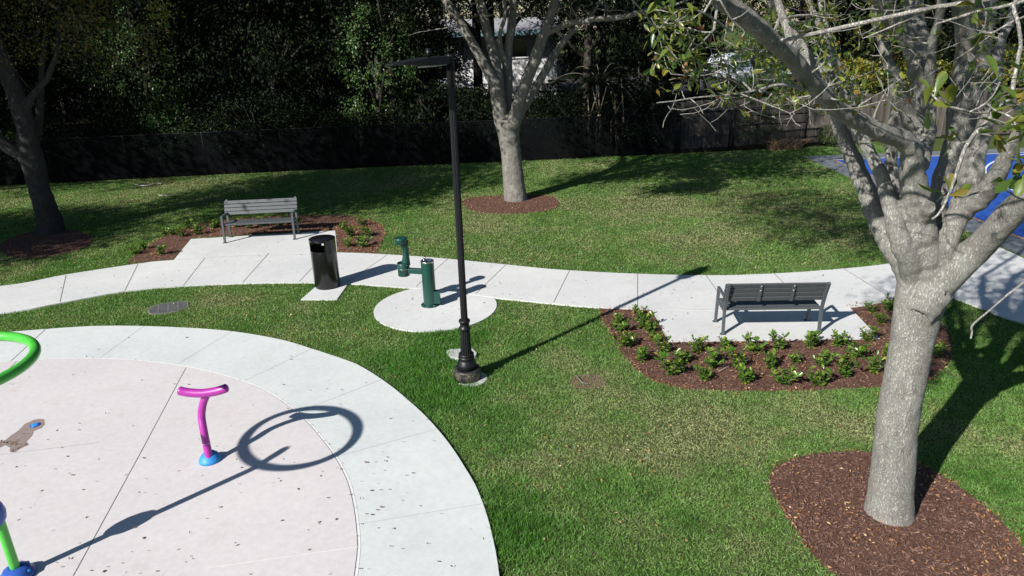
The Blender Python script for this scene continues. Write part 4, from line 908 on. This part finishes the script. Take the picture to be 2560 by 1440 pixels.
T.grow(pxpts(60, 1000, 1720, -60, 40, 19, 22), rmax=.02, minr=.006); n1 = len(T.tips)
T.grow(list(rnd_ell(260, (0, 20.5, 8.0), (5.2, 4.5, 2.4)))+list(rnd_ell(100, (.6, 18.2, 6.9), (4.6, 2.8, .8)))+list(rnd_ell(85, (-1.4, 16.4, 6.7), (4.6, 1.8, .6)))+list(rnd_ell(26, (-1.2, 14.8, 6.3), (1.3, .6, .3))), rmax=.06, minr=.008); n2 = len(T.tips)
T.build(M_BARK_C, M_TWIG, .03, .03)
T.leaves('foliage', LF_MID, T.tips[t0:n1], (4, 9), (.06, .11), LEAF4, .10, smooth=False)
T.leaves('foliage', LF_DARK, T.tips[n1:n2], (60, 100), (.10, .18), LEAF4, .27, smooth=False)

# ---- the dark leaning tree on the left
lt = tag(empty('shaded_tree'), 'dark leaning tree in shade at the left edge of the lawn', 'tree')
T = Tree(lt, .9); Yl = 18.5
T.limb([(132, 600, Yl, 82), (128, 580, Yl, 72), (120, 540, Yl, 62), (108, 500, Yl, 56), (98, 470, Yl, 52), (88, 430, Yl, 58), (80, 400, Yl, 60), (72, 360, Yl, 54), (62, 310, Yl, 50), (50, 265, Yl, 48), (30, 210, Yl, 46), (12, 160, Yl, 42), (-15, 90, Yl, 38), (-40, 0, Yl, 32), (-60, -120, Yl, 22)], 18)
T.limb([(80, 415, Yl-.1, 40), (55, 390, Yl-.2, 34), (25, 370, Yl-.3, 34), (-10, 345, Yl-.4, 34), (-80, 290, Yl-.6, 30), (-180, 180, Yl-.8, 22)], 12)
T.limb([(58, 290, Yl, 26), (75, 250, Yl, 22), (95, 222, Yl, 19), (118, 198, Yl, 17), (128, 170, Yl, 16), (138, 145, Yl, 14), (146, 110, Yl, 12), (145, 70, Yl+.1, 10), (150, 0, Yl+.2, 8), (160, -90, Yl+.2, 6)], 10)
T.limb([(80, 380, Yl+.4, 30), (95, 320, Yl+.5, 24), (100, 250, Yl+.6, 20), (104, 180, Yl+.7, 16), (110, 100, Yl+.8, 10), (120, 0, Yl+.8, 8)], 10)
T.limb([(82, 228, Yl-.1, 6), (60, 205, Yl-.2, 7), (42, 180, Yl-.3, 6), (20, 150, Yl-.3, 6), (8, 132, Yl-.3, 5)], 6)
T.limb([(148, 105, Yl, 5), (130, 106, Yl-.3, 5), (100, 102, Yl-.4, 5), (78, 98, Yl-.5, 6), (92, 85, Yl-.5, 6), (110, 78, Yl-.5, 5), (132, 55, Yl-.5, 4), (150, 30, Yl-.5, 4)], 6)
T.limb([(150, 85, Yl, 4), (180, 70, Yl, 4), (215, 60, Yl, 4), (250, 40, Yl, 3), (310, 32, Yl, 3), (360, 15, Yl, 3)], 6)
t0 = len(T.tips)
T.grow(pxpts(110, -80, 400, -60, 150, 17.2, 19.8), rmax=.018, minr=.006); n1 = len(T.tips)
T.grow(list(rnd_ell(320, (-12.8, 17.2, 7.6), (5.0, 4.4, 1.9)))+list(rnd_ell(280, (-13.4, 15.2, 6.9), (5.0, 3.2, .6))), rmax=.06, minr=.008); n2 = len(T.tips)
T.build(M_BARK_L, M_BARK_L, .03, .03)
T.grow(pxpts(9, 372, 418, -10, 50, 18.2, 18.9), rmax=.01, minr=.005); n3 = len(T.tips)
T.leaves('foliage', LF_YELLOW, T.tips[n2:n3], (26, 40), (.05, .09), LEAF4, .14, smooth=False)
T.leaves('foliage', LF_OAK, T.tips[t0:t0+30], (8, 14), (.06, .10), LEAF4, .16, smooth=False)
T.leaves('foliage', LF_RUST, T.tips[t0:n1], (22, 40), (.06, .11), LEAF4, .2, smooth=False)
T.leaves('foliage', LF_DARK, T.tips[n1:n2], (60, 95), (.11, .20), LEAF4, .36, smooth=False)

# ---- shade trees whose crowns stand just outside the picture
def shade_tree(x, y, h, r, n, label, lean=(0, 0), ry=None, zt=.22):
    t = tag(empty('shade_tree'), label, 'tree'); T = Tree(t)
    T.raw([(x, y, -.1), (x+.1, y, 1.2), (x+lean[0]*.4, y+lean[1]*.4, h*.38), (x+lean[0], y+lean[1], h*.7)], [.30, .24, .2, .12], 14)
    for a in range(6): T.raw([(x+lean[0]*.4, y+lean[1]*.4, h*.36), (x+lean[0]*.6+r*.4*math.cos(a), y+lean[1]*.6+r*.4*math.sin(a), h*.62), (x+lean[0]+r*.75*math.cos(a), y+lean[1]+r*.75*math.sin(a), h*.8)], [.14, .09, .04], 10)
    T.grow(rnd_ell(n, (x+lean[0], y+lean[1], h*.82), (r, ry or r, h*zt)), rmax=.05, minr=.008)
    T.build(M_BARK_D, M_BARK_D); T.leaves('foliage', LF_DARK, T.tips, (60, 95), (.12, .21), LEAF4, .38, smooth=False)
shade_tree(-20.6, 11.2, 8.2, 4.0, 330, 'broad dark shade tree at the far left, its trunk outside the picture', ry=2.8, zt=.10)
shade_tree(-22.5, 20.5, 9.5, 4.6, 220, 'tall shade tree beyond the left edge close to the fence')

# ================================================================ WOODS AND YARDS BEYOND THE FENCE
def crown_mesh(name, material, r, n_cl, per, lsize, sig, droop=0.0, shell=.55, squash=.6, zmin=None):
    c = rnd_ell(n_cl, (0, 0, 0), r, shell)
    if zmin is not None: c = c[c[:, 2] > zmin]
    pos, dr = [], []
    for p in c:
        k = int(per*rng.uniform(.5, 1.4)); s_ = sig*rng.uniform(.6, 1.3)
        e = rng.normal(size=(k, 3))*s_; e[:, 2] = e[:, 2]*squash-abs(rng.normal(size=k))*droop
        pos.append(p+e); o = p/np.linalg.norm(p); d = rng.normal(size=(k, 3))*.7+o*.5; d[:, 2] -= .5+droop; dr.append(d)
    pos = np.concatenate(pos); dr = np.concatenate(dr); n = len(pos); nr = rng.normal(size=(n, 3))*.6+pos/np.linalg.norm(pos, axis=1, keepdims=True); nr[:, 2] += .6
    ln = rng.uniform(*lsize, n); o = scatter(name, pos, dr, nr, ln, ln*rng.uniform(.35, .6, n), LEAF4, material)
    return o
PROTO = {}
def wood_proto(key, name, material, r, zc, n_cl, per, lsize, sig, droop=0., trunk=.16, shell=.5):
    t = empty(name, (0, 0, 0)); cr = crown_mesh('crown', material, r, n_cl, per, lsize, sig, droop, shell); cr.parent = t; cr.location = (0, 0, zc)
    if trunk:
        q = MB(); a = rng.uniform(-.3, .3, 4)
        q.tube([(0, 0, -.05), (a[0]*.4, a[1]*.4, zc*.45), (a[2], a[3], zc)], [trunk, trunk*.8, trunk*.5], 9)
        for k in range(5):
            an = rng.uniform(0, 6.28); z0 = zc*rng.uniform(.4, .8); q.tube([(a[0]*.5, a[1]*.5, z0), (r[0]*.35*math.cos(an), r[1]*.35*math.sin(an), z0+.5+zc*.12), (r[0]*.7*math.cos(an), r[1]*.7*math.sin(an), z0+.9+zc*.2)], [trunk*.5, trunk*.35, trunk*.15], 6)
        q.build('trunk', M_BARK_W, t)
    PROTO[key] = [t, False, name]; return t
def place(key, x, y, sc, label, cat, group=None, rz=None):
    t, used, name = PROTO[key]; rz = rng.uniform(0, 6.28) if rz is None else rz
    if not used: t.location = (x, y, 0); t.rotation_euler = (0, 0, rz); t.scale = (sc,)*3; PROTO[key][1] = True; o = t
    else: o = copy_thing(t, (x, y, 0), rz, sc)
    for k in ('group',):
        if k in o: del o[k]
    tag(o, label, cat, group); return o
wood_proto('ev', 'evergreen_tree', LF_DARK, (2.6, 2.6, 3.0), 4.6, 120, 85, (.09, .17), .36, .1)
wood_proto('hi', 'canopy_tree', LF_DARK, (4.2, 4.2, 2.3), 7.6, 190, 90, (.11, .2), .45, .12, .22)
wood_proto('vine', 'vine_covered_tree', LF_MID, (1.7, 1.7, 3.0), 4.2, 58, 105, (.07, .13), .22, .35)
wood_proto('shrub', 'understorey_shrub', LF_DARK, (1.5, 1.3, 1.15), 1.15, 70, 80, (.07, .13), .25, .0, .04)
wood_proto('shrub2', 'leafy_shrub', LF_MID, (1.2, 1.0, 1.0), 1.1, 60, 70, (.06, .11), .2, .0, .035)
wood_proto('bright', 'bright_shrub', LF_BRIGHT, (.9, .7, .75), .9, 34, 55, (.06, .12), .15, .0, .03)
wood_proto('yellow', 'sea_grape_shrub', LF_YELLOW, (1.4, .7, .75), 2.35, 60, 40, (.10, .17), .2, .0, .03)
ordn = ['first', 'second', 'third', 'fourth', 'fifth', 'sixth', 'seventh', 'eighth', 'ninth', 'tenth', 'eleventh', 'twelfth', 'thirteenth', 'fourteenth', 'fifteenth', 'sixteenth', 'seventeenth', 'eighteenth', 'nineteenth', 'twentieth', 'twenty first', 'twenty second', 'twenty third', 'twenty fourth', 'twenty fifth', 'twenty sixth']
pxof = lambda x, y, z=3: proj((x, y, z))[0]
ingap = lambda px, m=0: (1120-m < px < 1395+m) or (1775-m < px < 2095+m*.6)
def row(key, pts, phrase, cat, group):
    pts = sorted(pts)
    for i_, (x, y, sc) in enumerate(pts): place(key, x, y, sc, f'{phrase}, {ordn[i_]} from the left', cat, group)
P_ = []
for x in np.arange(-27, 13.5, 1.75):
    y = fence_y(x)+rng.uniform(1.3, 2.2); sc = rng.uniform(.8, 1.25)
    if x > 5: y += 1.9; sc *= .9
    P_.append((x, y, sc))
row('shrub', P_, 'dark understorey shrub pressed up behind the park fence', 'shrub', 'dark shrubs behind the fence')
P_ = []
for x in np.arange(-29, 22, 2.5):
    y = fence_y(x)+rng.uniform(3.6, 5.2); sc = rng.uniform(.9, 1.1)
    if not ingap(pxof(x, y), 90): P_.append((x+rng.uniform(-.4, .4), y, sc))
row('ev', P_, 'dense dark evergreen tree close behind the park fence', 'tree', 'evergreen trees beyond the fence')
P_ = []
for x in np.arange(-36, 30, 3.4):
    y = 37+rng.uniform(-.8, .8)+.08*x
    if not ingap(pxof(x, y), 70): P_.append((x, y, rng.uniform(1.0, 1.25)))
row('ev', P_, 'dense dark evergreen tree in the second row behind the fence', 'tree', 'evergreen trees beyond the fence')
row('hi', [(-33, 30, 1), (-26, 29.3, 1.05), (-20, 30.6, 1), (-14.5, 29.6, 1.1), (-9, 31.0, 1), (-4.6, 30.0, .98), (-.6, 33.6, 1.06), (3.4, 31.2, 1.0), (8.6, 33.5, 1.05), (13.0, 32.5, 1.05), (18.5, 33, 1.05), (24, 34, 1.1)], 'high crowned shade tree arching over the back fence', 'tree', 'high crowned trees beyond the fence')
row('hi', [(-7, 37, 1.2), (-16, 37, 1.2), (-26, 38, 1.25), (6, 38, 1.25), (16, 40, 1.3), (26, 42, 1.3), (-1.5, 40, 1.3)], 'tall shade tree standing well back in the woods', 'tree', 'high crowned trees beyond the fence')
row('shrub', [(x, 32+rng.uniform(-.5, .5), 1.0) for x in (-3.2, -1.8, -.2, 1.4, 2.9)], 'low dark shrub in the shade before the white house', 'shrub', 'dark shrubs behind the fence')
row('shrub', [(x, 48+rng.uniform(-1, 1), 1.9) for x in np.arange(-31, -5, 3.2)], 'dark bush in the deep shade at the back of the woods', 'shrub', 'dark shrubs behind the fence')
P_ = []
for x in np.arange(-44, 48, 4.4):
    for y in (44,):
        if not ingap(pxof(x, y, 2), 60): P_.append((x, y+rng.uniform(-1.5, 1.5), rng.uniform(1.3, 1.55)))
row('ev', P_, 'dark evergreen tree in the deep row before the street', 'tree', 'evergreen trees beyond the fence')
row('hi', [(x, 76+rng.uniform(-3, 3), 1.8) for x in np.arange(-56, 62, 7)], 'distant tree across the street', 'tree', 'high crowned trees beyond the fence')
row('ev', [(x, 70+rng.uniform(-2, 2), 1.7) for x in np.arange(-48, 58, 6)], 'distant dark evergreen across the street', 'tree', 'evergreen trees beyond the fence')
# lighter plants one can pick out
for px, py, Y, sc, key, lab, cat in [
    (350, 180, 28.6, .92, 'vine', 'leafy vine covered tree catching light behind the left part of the fence', 'tree'),
    (300, 120, 31.0, .9, 'vine', 'tall vine hung tree standing back in the shadow left of centre', 'tree'),
    (930, 60, 28.9, .95, 'vine', 'vine covered tree with bright hanging sprays above the lamp head', 'tree'),
    (1905, 150, 30.6, .74, 'vine', 'fresh green creeper covered tree above the steel gate', 'tree')]:
    p = D(px, py, Y); place(key, p[0], Y, sc, lab, cat)
for px, Y, sc, key, lab in [
    (205, 27.2, .95, 'bright', 'bright leafy shrub behind the left fence beside the leaning tree'), (440, 27.4, 1.1, 'shrub2', 'rounded green shrub showing over the fence left of centre'),
    (560, 28.0, .8, 'shrub2', 'small green shrub in shadow behind the fence, right of the rounded one'), (40, 27.0, .9, 'shrub2', 'green shrub behind the fence at the far left of the picture'),
    (1640, 28.4, .8, 'bright', 'light green shrub between the wind screen and the wooden fence'), (1880, 28.9, .9, 'bright', 'bright creeper spilling over the wooden fence above the gate')]:
    p = D(px, 330, Y); place(key, p[0], Y, sc, lab, 'shrub')
for px, Y, sc, lab in [(2130, 30.5, 1.0, 'yellow green sea grape shrub left of the big tree limbs'), (2290, 30.9, 1.0, 'yellow green sea grape shrub seen between the big tree limbs'), (2480, 31.2, 1.1, 'yellow green sea grape shrub at the far right above the court'), (2010, 30.4, .7, 'small yellowing shrub at the right end of the wooden fence')]:
    p = D(px, 240, Y); place('yellow', p[0], Y, sc, lab, 'shrub')
place('bright', 12.6, 28.0, .55, 'small orange tinged shrub at the end of the steel gate', 'shrub')
# palms
def palm(h, nf, L_):
    t = empty('palm_tree'); q = MB(); q.tube([(0, 0, -.05), (.06, .02, h*.5), (.02, .05, h)], [.10, .08, .07], 10); q.build('trunk', M_BARK_D, t)
    pos, dr, ln = [], [], []; q = MB()
    for i in range(nf):
        a = i*2.4+rng.uniform(-.2, .2); el = rng.uniform(.1, 1.2); l = L_*rng.uniform(.8, 1.1); P = []
        for k in range(12):
            s_ = k/11*l; hgt = h+s_*math.sin(el)-.42*s_*s_/l*1.5; P.append(np.array([s_*math.cos(el)*math.cos(a), s_*math.cos(el)*math.sin(a), hgt]))
        q.tube(P, [.018*(1-k/13) for k in range(12)], 5, cap=False)
        for k in range(1, 11):
            tdir = P[k+1]-P[k-1]; tdir /= np.linalg.norm(tdir); sd_ = np.cross(tdir, [0, 0, 1]); sd_ /= np.linalg.norm(sd_)
            for j in range(3):
                for s2 in (-1, 1): pos.append(P[k]+(P[k+1]-P[k])*j/3 if k < 11 else P[k]); dr.append(sd_*s2+tdir*.55+np.array([0, 0, -.35])); ln.append(.42*math.sin(math.pi*(k/11)*.85+.35)*rng.uniform(.8, 1.1))
    q.build('stalks', M_BARK_D, t); ln = np.array(ln); pos = np.array(pos); nr = rng.normal(size=(len(pos), 3))*.2; nr[:, 2] += 1
    scatter('fronds', pos, np.array(dr), nr, ln, .035, LEAF4, LF_DARK, t); PROTO['palm'] = [t, False, 'palm_tree']
palm(1.9, 16, 2.0)
for px, Y, sc, lab in [(1165, 30.5, 1.0, 'feathery palm just right of the lamp post top, in front of the white house'), (1040, 30.2, 1.15, 'dark palm below the lamp head'), (1370, 33, 1.0, 'low palm in shadow right of the white house wall'), (1500, 29.6, 1.3, 'tall dark palm with brown dead stems behind the fence'), (1760, 31.5, 1.25, 'narrow leaved palm left of the white van')]:
    p = D(px, 200, Y); place('palm', p[0], Y, sc, lab, 'palm')
# dead brown fronds and bare stems by the fence
q = MB()
for k in range(9):
    p = D(1500+rng.uniform(-25, 60), 300, 27.7+rng.uniform(0, .6)); q.tube([(p[0], p[1], 0), (p[0]+rng.uniform(-.1, .15), p[1], 1.2), (p[0]+rng.uniform(-.4, .5), p[1]+.1, 2.0+rng.uniform(0, .8))], [.05, .035, .01], 7)
tag(q.build('dead_stems', simple('dead_stem', (.30, .23, .16), .9, nscale=12, var=.3)), 'clump of pale dead palm stems standing behind the fence', 'dead stems')

# white house
hs = tag(empty('house', (0, 50, 0)), 'white single family house with pale roof glimpsed through the trees behind the middle tree', 'house')
def hx(px, py, Y=50): return D(px, py, Y)[0]
x0, x1 = hx(1120, 100), hx(1392, 100)
q = MB(); q.box(((x0+x1)/2, 3.0, 2.0), (x1-x0, 6.0, 4.2)); q.build('wall', M_WHITE, hs)
q = MB(); q.add([(x0-.6, -1.5, 4.42), (x1+.3, -1.5, 4.42), (x1+.3, 3, 5.2), (x0-.6, 3, 5.2), (x0-.6, 6.9, 4.42), (x1+.3, 6.9, 4.42), (x0-.6, -1.5, 4.3), (x1+.3, -1.5, 4.3), (x1+.3, 6.9, 4.3), (x0-.6, 6.9, 4.3)], [(0, 1, 2, 3), (3, 2, 5, 4), (6, 9, 8, 7), (0, 3, 4, 9, 6), (1, 7, 8, 5, 2), (4, 5, 8, 9), (0, 6, 7, 1)]); q.build('roof', M_ROOF, hs)
q = MB(); q.box(((x0+x1)/2-.15, -1.52, 4.25), (x1-x0+.9, .04, .28)); q.build('fascia', M_FASCIA, hs)
wx = hx(1292, 120); q = MB(); q.box((wx, -.03, 3.3), (1.35, .06, 1.1)); w2 = q.build('window', M_GLASS, hs)
q = MB()
for dx in (-.7, .7): q.box((wx+dx, -.06, 3.3), (.10, .08, 1.3))
for dz in (-.6, .6): q.box((wx, -.065, 3.3+dz), (1.5, .08, .10))
q.build('frame', M_WHITE, w2)

# parked vehicles glimpsed through the gaps
def car(name, label, cat, loc, rz, paint, van=False):
    t = tag(empty(name, loc, rz), label, cat)
    L2, W2 = 2.3, .9; hr = 1.95 if van else 1.45; q = MB()
    prof = [(-L2, .35), (-L2, .85), (-L2+.1, 1.0), (-1.75 if not van else -2.1, 1.05), (-1.3 if not van else -1.7, hr-.08), (-1.0, hr), (.7, hr), (.95, hr-.05), (1.45, 1.0), (2.1, .9), (L2, .75), (L2, .35)]
    n = len(prof); q.add([(x, y*(1 if z < 1.02 else .84), z) for y in (-W2, W2) for x, z in prof], [tuple(range(n)), tuple(range(2*n-1, n-1, -1))]+[(i, n+i, n+(i+1) % n, (i+1) % n) for i in range(n)])
    q.build('body', paint, t, bevel=.04)
    for s in (-1, 1):
        q = MB(); z0, z1 = 1.06, hr-.12; q.add([(-1.25, s*(W2*.9+.012), z0), (1.2, s*(W2*.9+.012), z0), (.85, s*(W2*.84+.012), z1), (-1.1, s*(W2*.84+.012), z1)], [(0, 1, 2, 3) if s < 0 else (3, 2, 1, 0)]); q.build('side_window', M_GLASS, t)
    q = MB(); q.add([(1.43, -.72, 1.04), (1.43, .72, 1.04), (1.0, .66, hr-.07), (1.0, -.66, hr-.07)], [(0, 1, 2, 3)]); q.build('windscreen', M_GLASS, t).location = (.015, 0, .012)
    for sx_ in (-1.45, 1.45):
        for s in (-1, 1): q = MB(); q.lathe([(-.11, .24), (-.1, .32), (.1, .32), (.11, .24)], (sx_, s*.82, .32), 20, axis=(0, 1, 0)); q.build('wheel', M_TYRE, t)
    for s in (-1, 1): q = MB(); q.box((L2-.02, s*.62, .72), (.06, .3, .12)); q.build('headlight', M_WHITE, t)
p = D(1162, 190, 57); car('parked_car', 'white car roof showing through palm fronds beside the lamp post', 'car', (p[0], 57, 0), R(200), M_CARW)
p = D(1826, 160, 55); car('parked_van', 'white van parked beyond the wooden fence, seen above the gate', 'van', (p[0], 55, .35), R(-75), M_CARW, True)
p = D(2035, 165, 57); car('parked_car', 'silver car with bright trim glimpsed left of the big pale tree', 'car', (p[0], 57, .3), R(185), M_CARG)
q = MB(); q.slab([(-60, 52), (60, 52), (60, 66), (-60, 66)], 0, .012); tag(q.build('street', asphalt('street_asphalt', (.04, .04, .04))), kind='structure')

# ================================================================ PLANTS IN THE BEDS
def plant_proto(seed):
    t = empty('bed_plant'); q = MB(); pos, dr, ln = [], [], []
    for i in range(rng.integers(7, 11)):
        a = rng.uniform(0, 6.28); rr = rng.uniform(.03, .12); h = rng.uniform(.10, .21); top = np.array([rr*math.cos(a)*1.3, rr*math.sin(a)*1.3, h])
        q.tube([(rr*.2*math.cos(a), rr*.2*math.sin(a), 0), tuple(top*.55+np.array([0, 0, .01])), tuple(top)], [.006, .005, .003], 5, cap=False)
        for k in range(int(h*130)):
            f = rng.uniform(.12, 1.05); e = rng.uniform(0, 6.28); up_ = rng.uniform(.1, 1.0)+(f-.5)
            pos.append(top*f); dr.append(np.array([math.cos(e), math.sin(e), up_])); ln.append(rng.uniform(.045, .085))
    q.build('stems', M_BARK_D, t); pos = np.array(pos); ln = np.array(ln); nr = rng.normal(size=(len(pos), 3))*.3; nr[:, 2] += 1
    scatter('leaves', pos, np.array(dr), nr, ln, ln*.45, LEAFN, LF_PLANT, t, smooth=True); return t
protos = [[plant_proto(i), False] for i in range(4)]
def put_plant(i, px, py, sc, label, group):
    x, y, _ = G(px, py, .01); t, used = protos[i % 4]; rz = rng.uniform(0, 6.28)
    if not used: t.location = (x, y, .01); t.rotation_euler = (0, 0, rz); t.scale = (sc,)*3; protos[i % 4][1] = True; o = t
    else: o = copy_thing(t, (x, y, .01), rz, sc)
    tag(o, label, 'plant', group)
rows = {'right bed front row': [(1676, 932, 1.3), (1762, 948, 1.05), (1862, 954, 1.1), (1958, 958, 1.1), (2045, 960, 1.35)],
        'right bed middle row': [(1601, 900, 1.1), (1712, 905, 1.1), (1783, 914, 1.1), (1845, 910, 1.3), (1928, 918, 1.3), (1992, 906, 1.0), (2060, 912, 1.25), (2112, 937, 1.35), (2180, 930, 1.15), (2345, 888, 1.0)],
        'right bed row along the pad': [(1565, 864, 1.25), (1660, 876, 1.1), (1741, 880, 1.3), (1812, 872, 1.2), (1881, 876, 1.15), (1945, 868, 1.3), (2022, 865, 1.3), (2095, 862, 1.1), (2140, 890, 1.1), (2168, 850, 1.3), (2215, 890, 1.1)],
        'left corner of right bed': [(1546, 808, 1.0), (1550, 825, 1.0), (1600, 794, 1.2), (1604, 820, 1.1), (1625, 828, .8), (1640, 850, .8)],
        'right corner of right bed': [(2176, 778, 1.0), (2226, 775, 1.1), (2200, 806, .95)],
        'left end of far bed': [(336, 632, 1.2), (357, 620, 1.0), (405, 634, 1.3), (409, 584, 1.1), (432, 584, 1.2), (454, 588, 1.1), (472, 570, 1.2), (500, 583, 1.3), (531, 568, 1.1), (546, 566, 1.1)],
        'far bed behind the bench': [(590, 566, 1.1), (622, 568, 1.0), (655, 562, 1.1), (688, 560, 1.0), (720, 558, 1.0), (748, 556, 1.0)],
        'right end of far bed': [(867, 614, 1.3), (878, 590, 1.2), (858, 566, .9), (909, 615, 1.2), (919, 588, 1.3), (911, 562, 1.2), (898, 602, 1.0)]}
i = 0
for rw, L_ in rows.items():
    for k, (px, py, sc) in enumerate(sorted(L_)):
        put_plant(i, px+rng.uniform(-4, 4), py+3, sc*rng.uniform(.72, 1.12), f'small glossy green plant, {ordn[k]} from the left in the {rw}', 'young plants in the mulch beds'); i += 1
q = MB(); q.tube([G(1797, 928, .03), G(1812, 920, .05), G(1834, 908, .05)], [.006, .006, .004], 6); tag(q.build('fallen_twig', M_TWIG), 'bare pale twig lying on the mulch of the right bed', 'twig')
q = MB(); q.tube([G(1440, 938, .05), G(1455, 956, .05), G(1470, 960, .05)], [.006, .005, .004], 6); tag(q.build('fallen_twig', M_TWIG), 'short bent twig lying across the drain grate', 'twig')

# dry brush and fallen branches at the foot of the fence
q = MB()
for k in range(150):
    p = D(rng.uniform(1925, 2000), 360, 27.55+rng.uniform(-.15, .25)); a = rng.uniform(0, 6.28); l = rng.uniform(.2, .6)
    q.tube([(p[0], p[1], 0), (p[0]+l*.5*math.cos(a), p[1]+l*.2*math.sin(a), l*.6), (p[0]+l*math.cos(a), p[1]+l*.4*math.sin(a), l*.8)], [.008, .006, .003], 4, cap=False)
tag(q.build('dry_brush', simple('dry_brush', (.24, .14, .08), .9, nscale=9, var=.4)), 'tangled dry brown brush heaped against the steel gate', 'brush')
for pts, lab in (([(338, 461), (352, 464), (372, 463), (392, 459), (404, 459)], 'pale fallen branch lying at the foot of the fence left of the benches'), ([(398, 488), (410, 489), (424, 490)], 'short bare stick on the lawn near the left fence')):
    q = MB(); q.tube(smooth_line([G(*p_, .05) for p_ in pts], 4), .022, 6); tag(q.build('fallen_branch', M_TWIG), lab, 'branch')
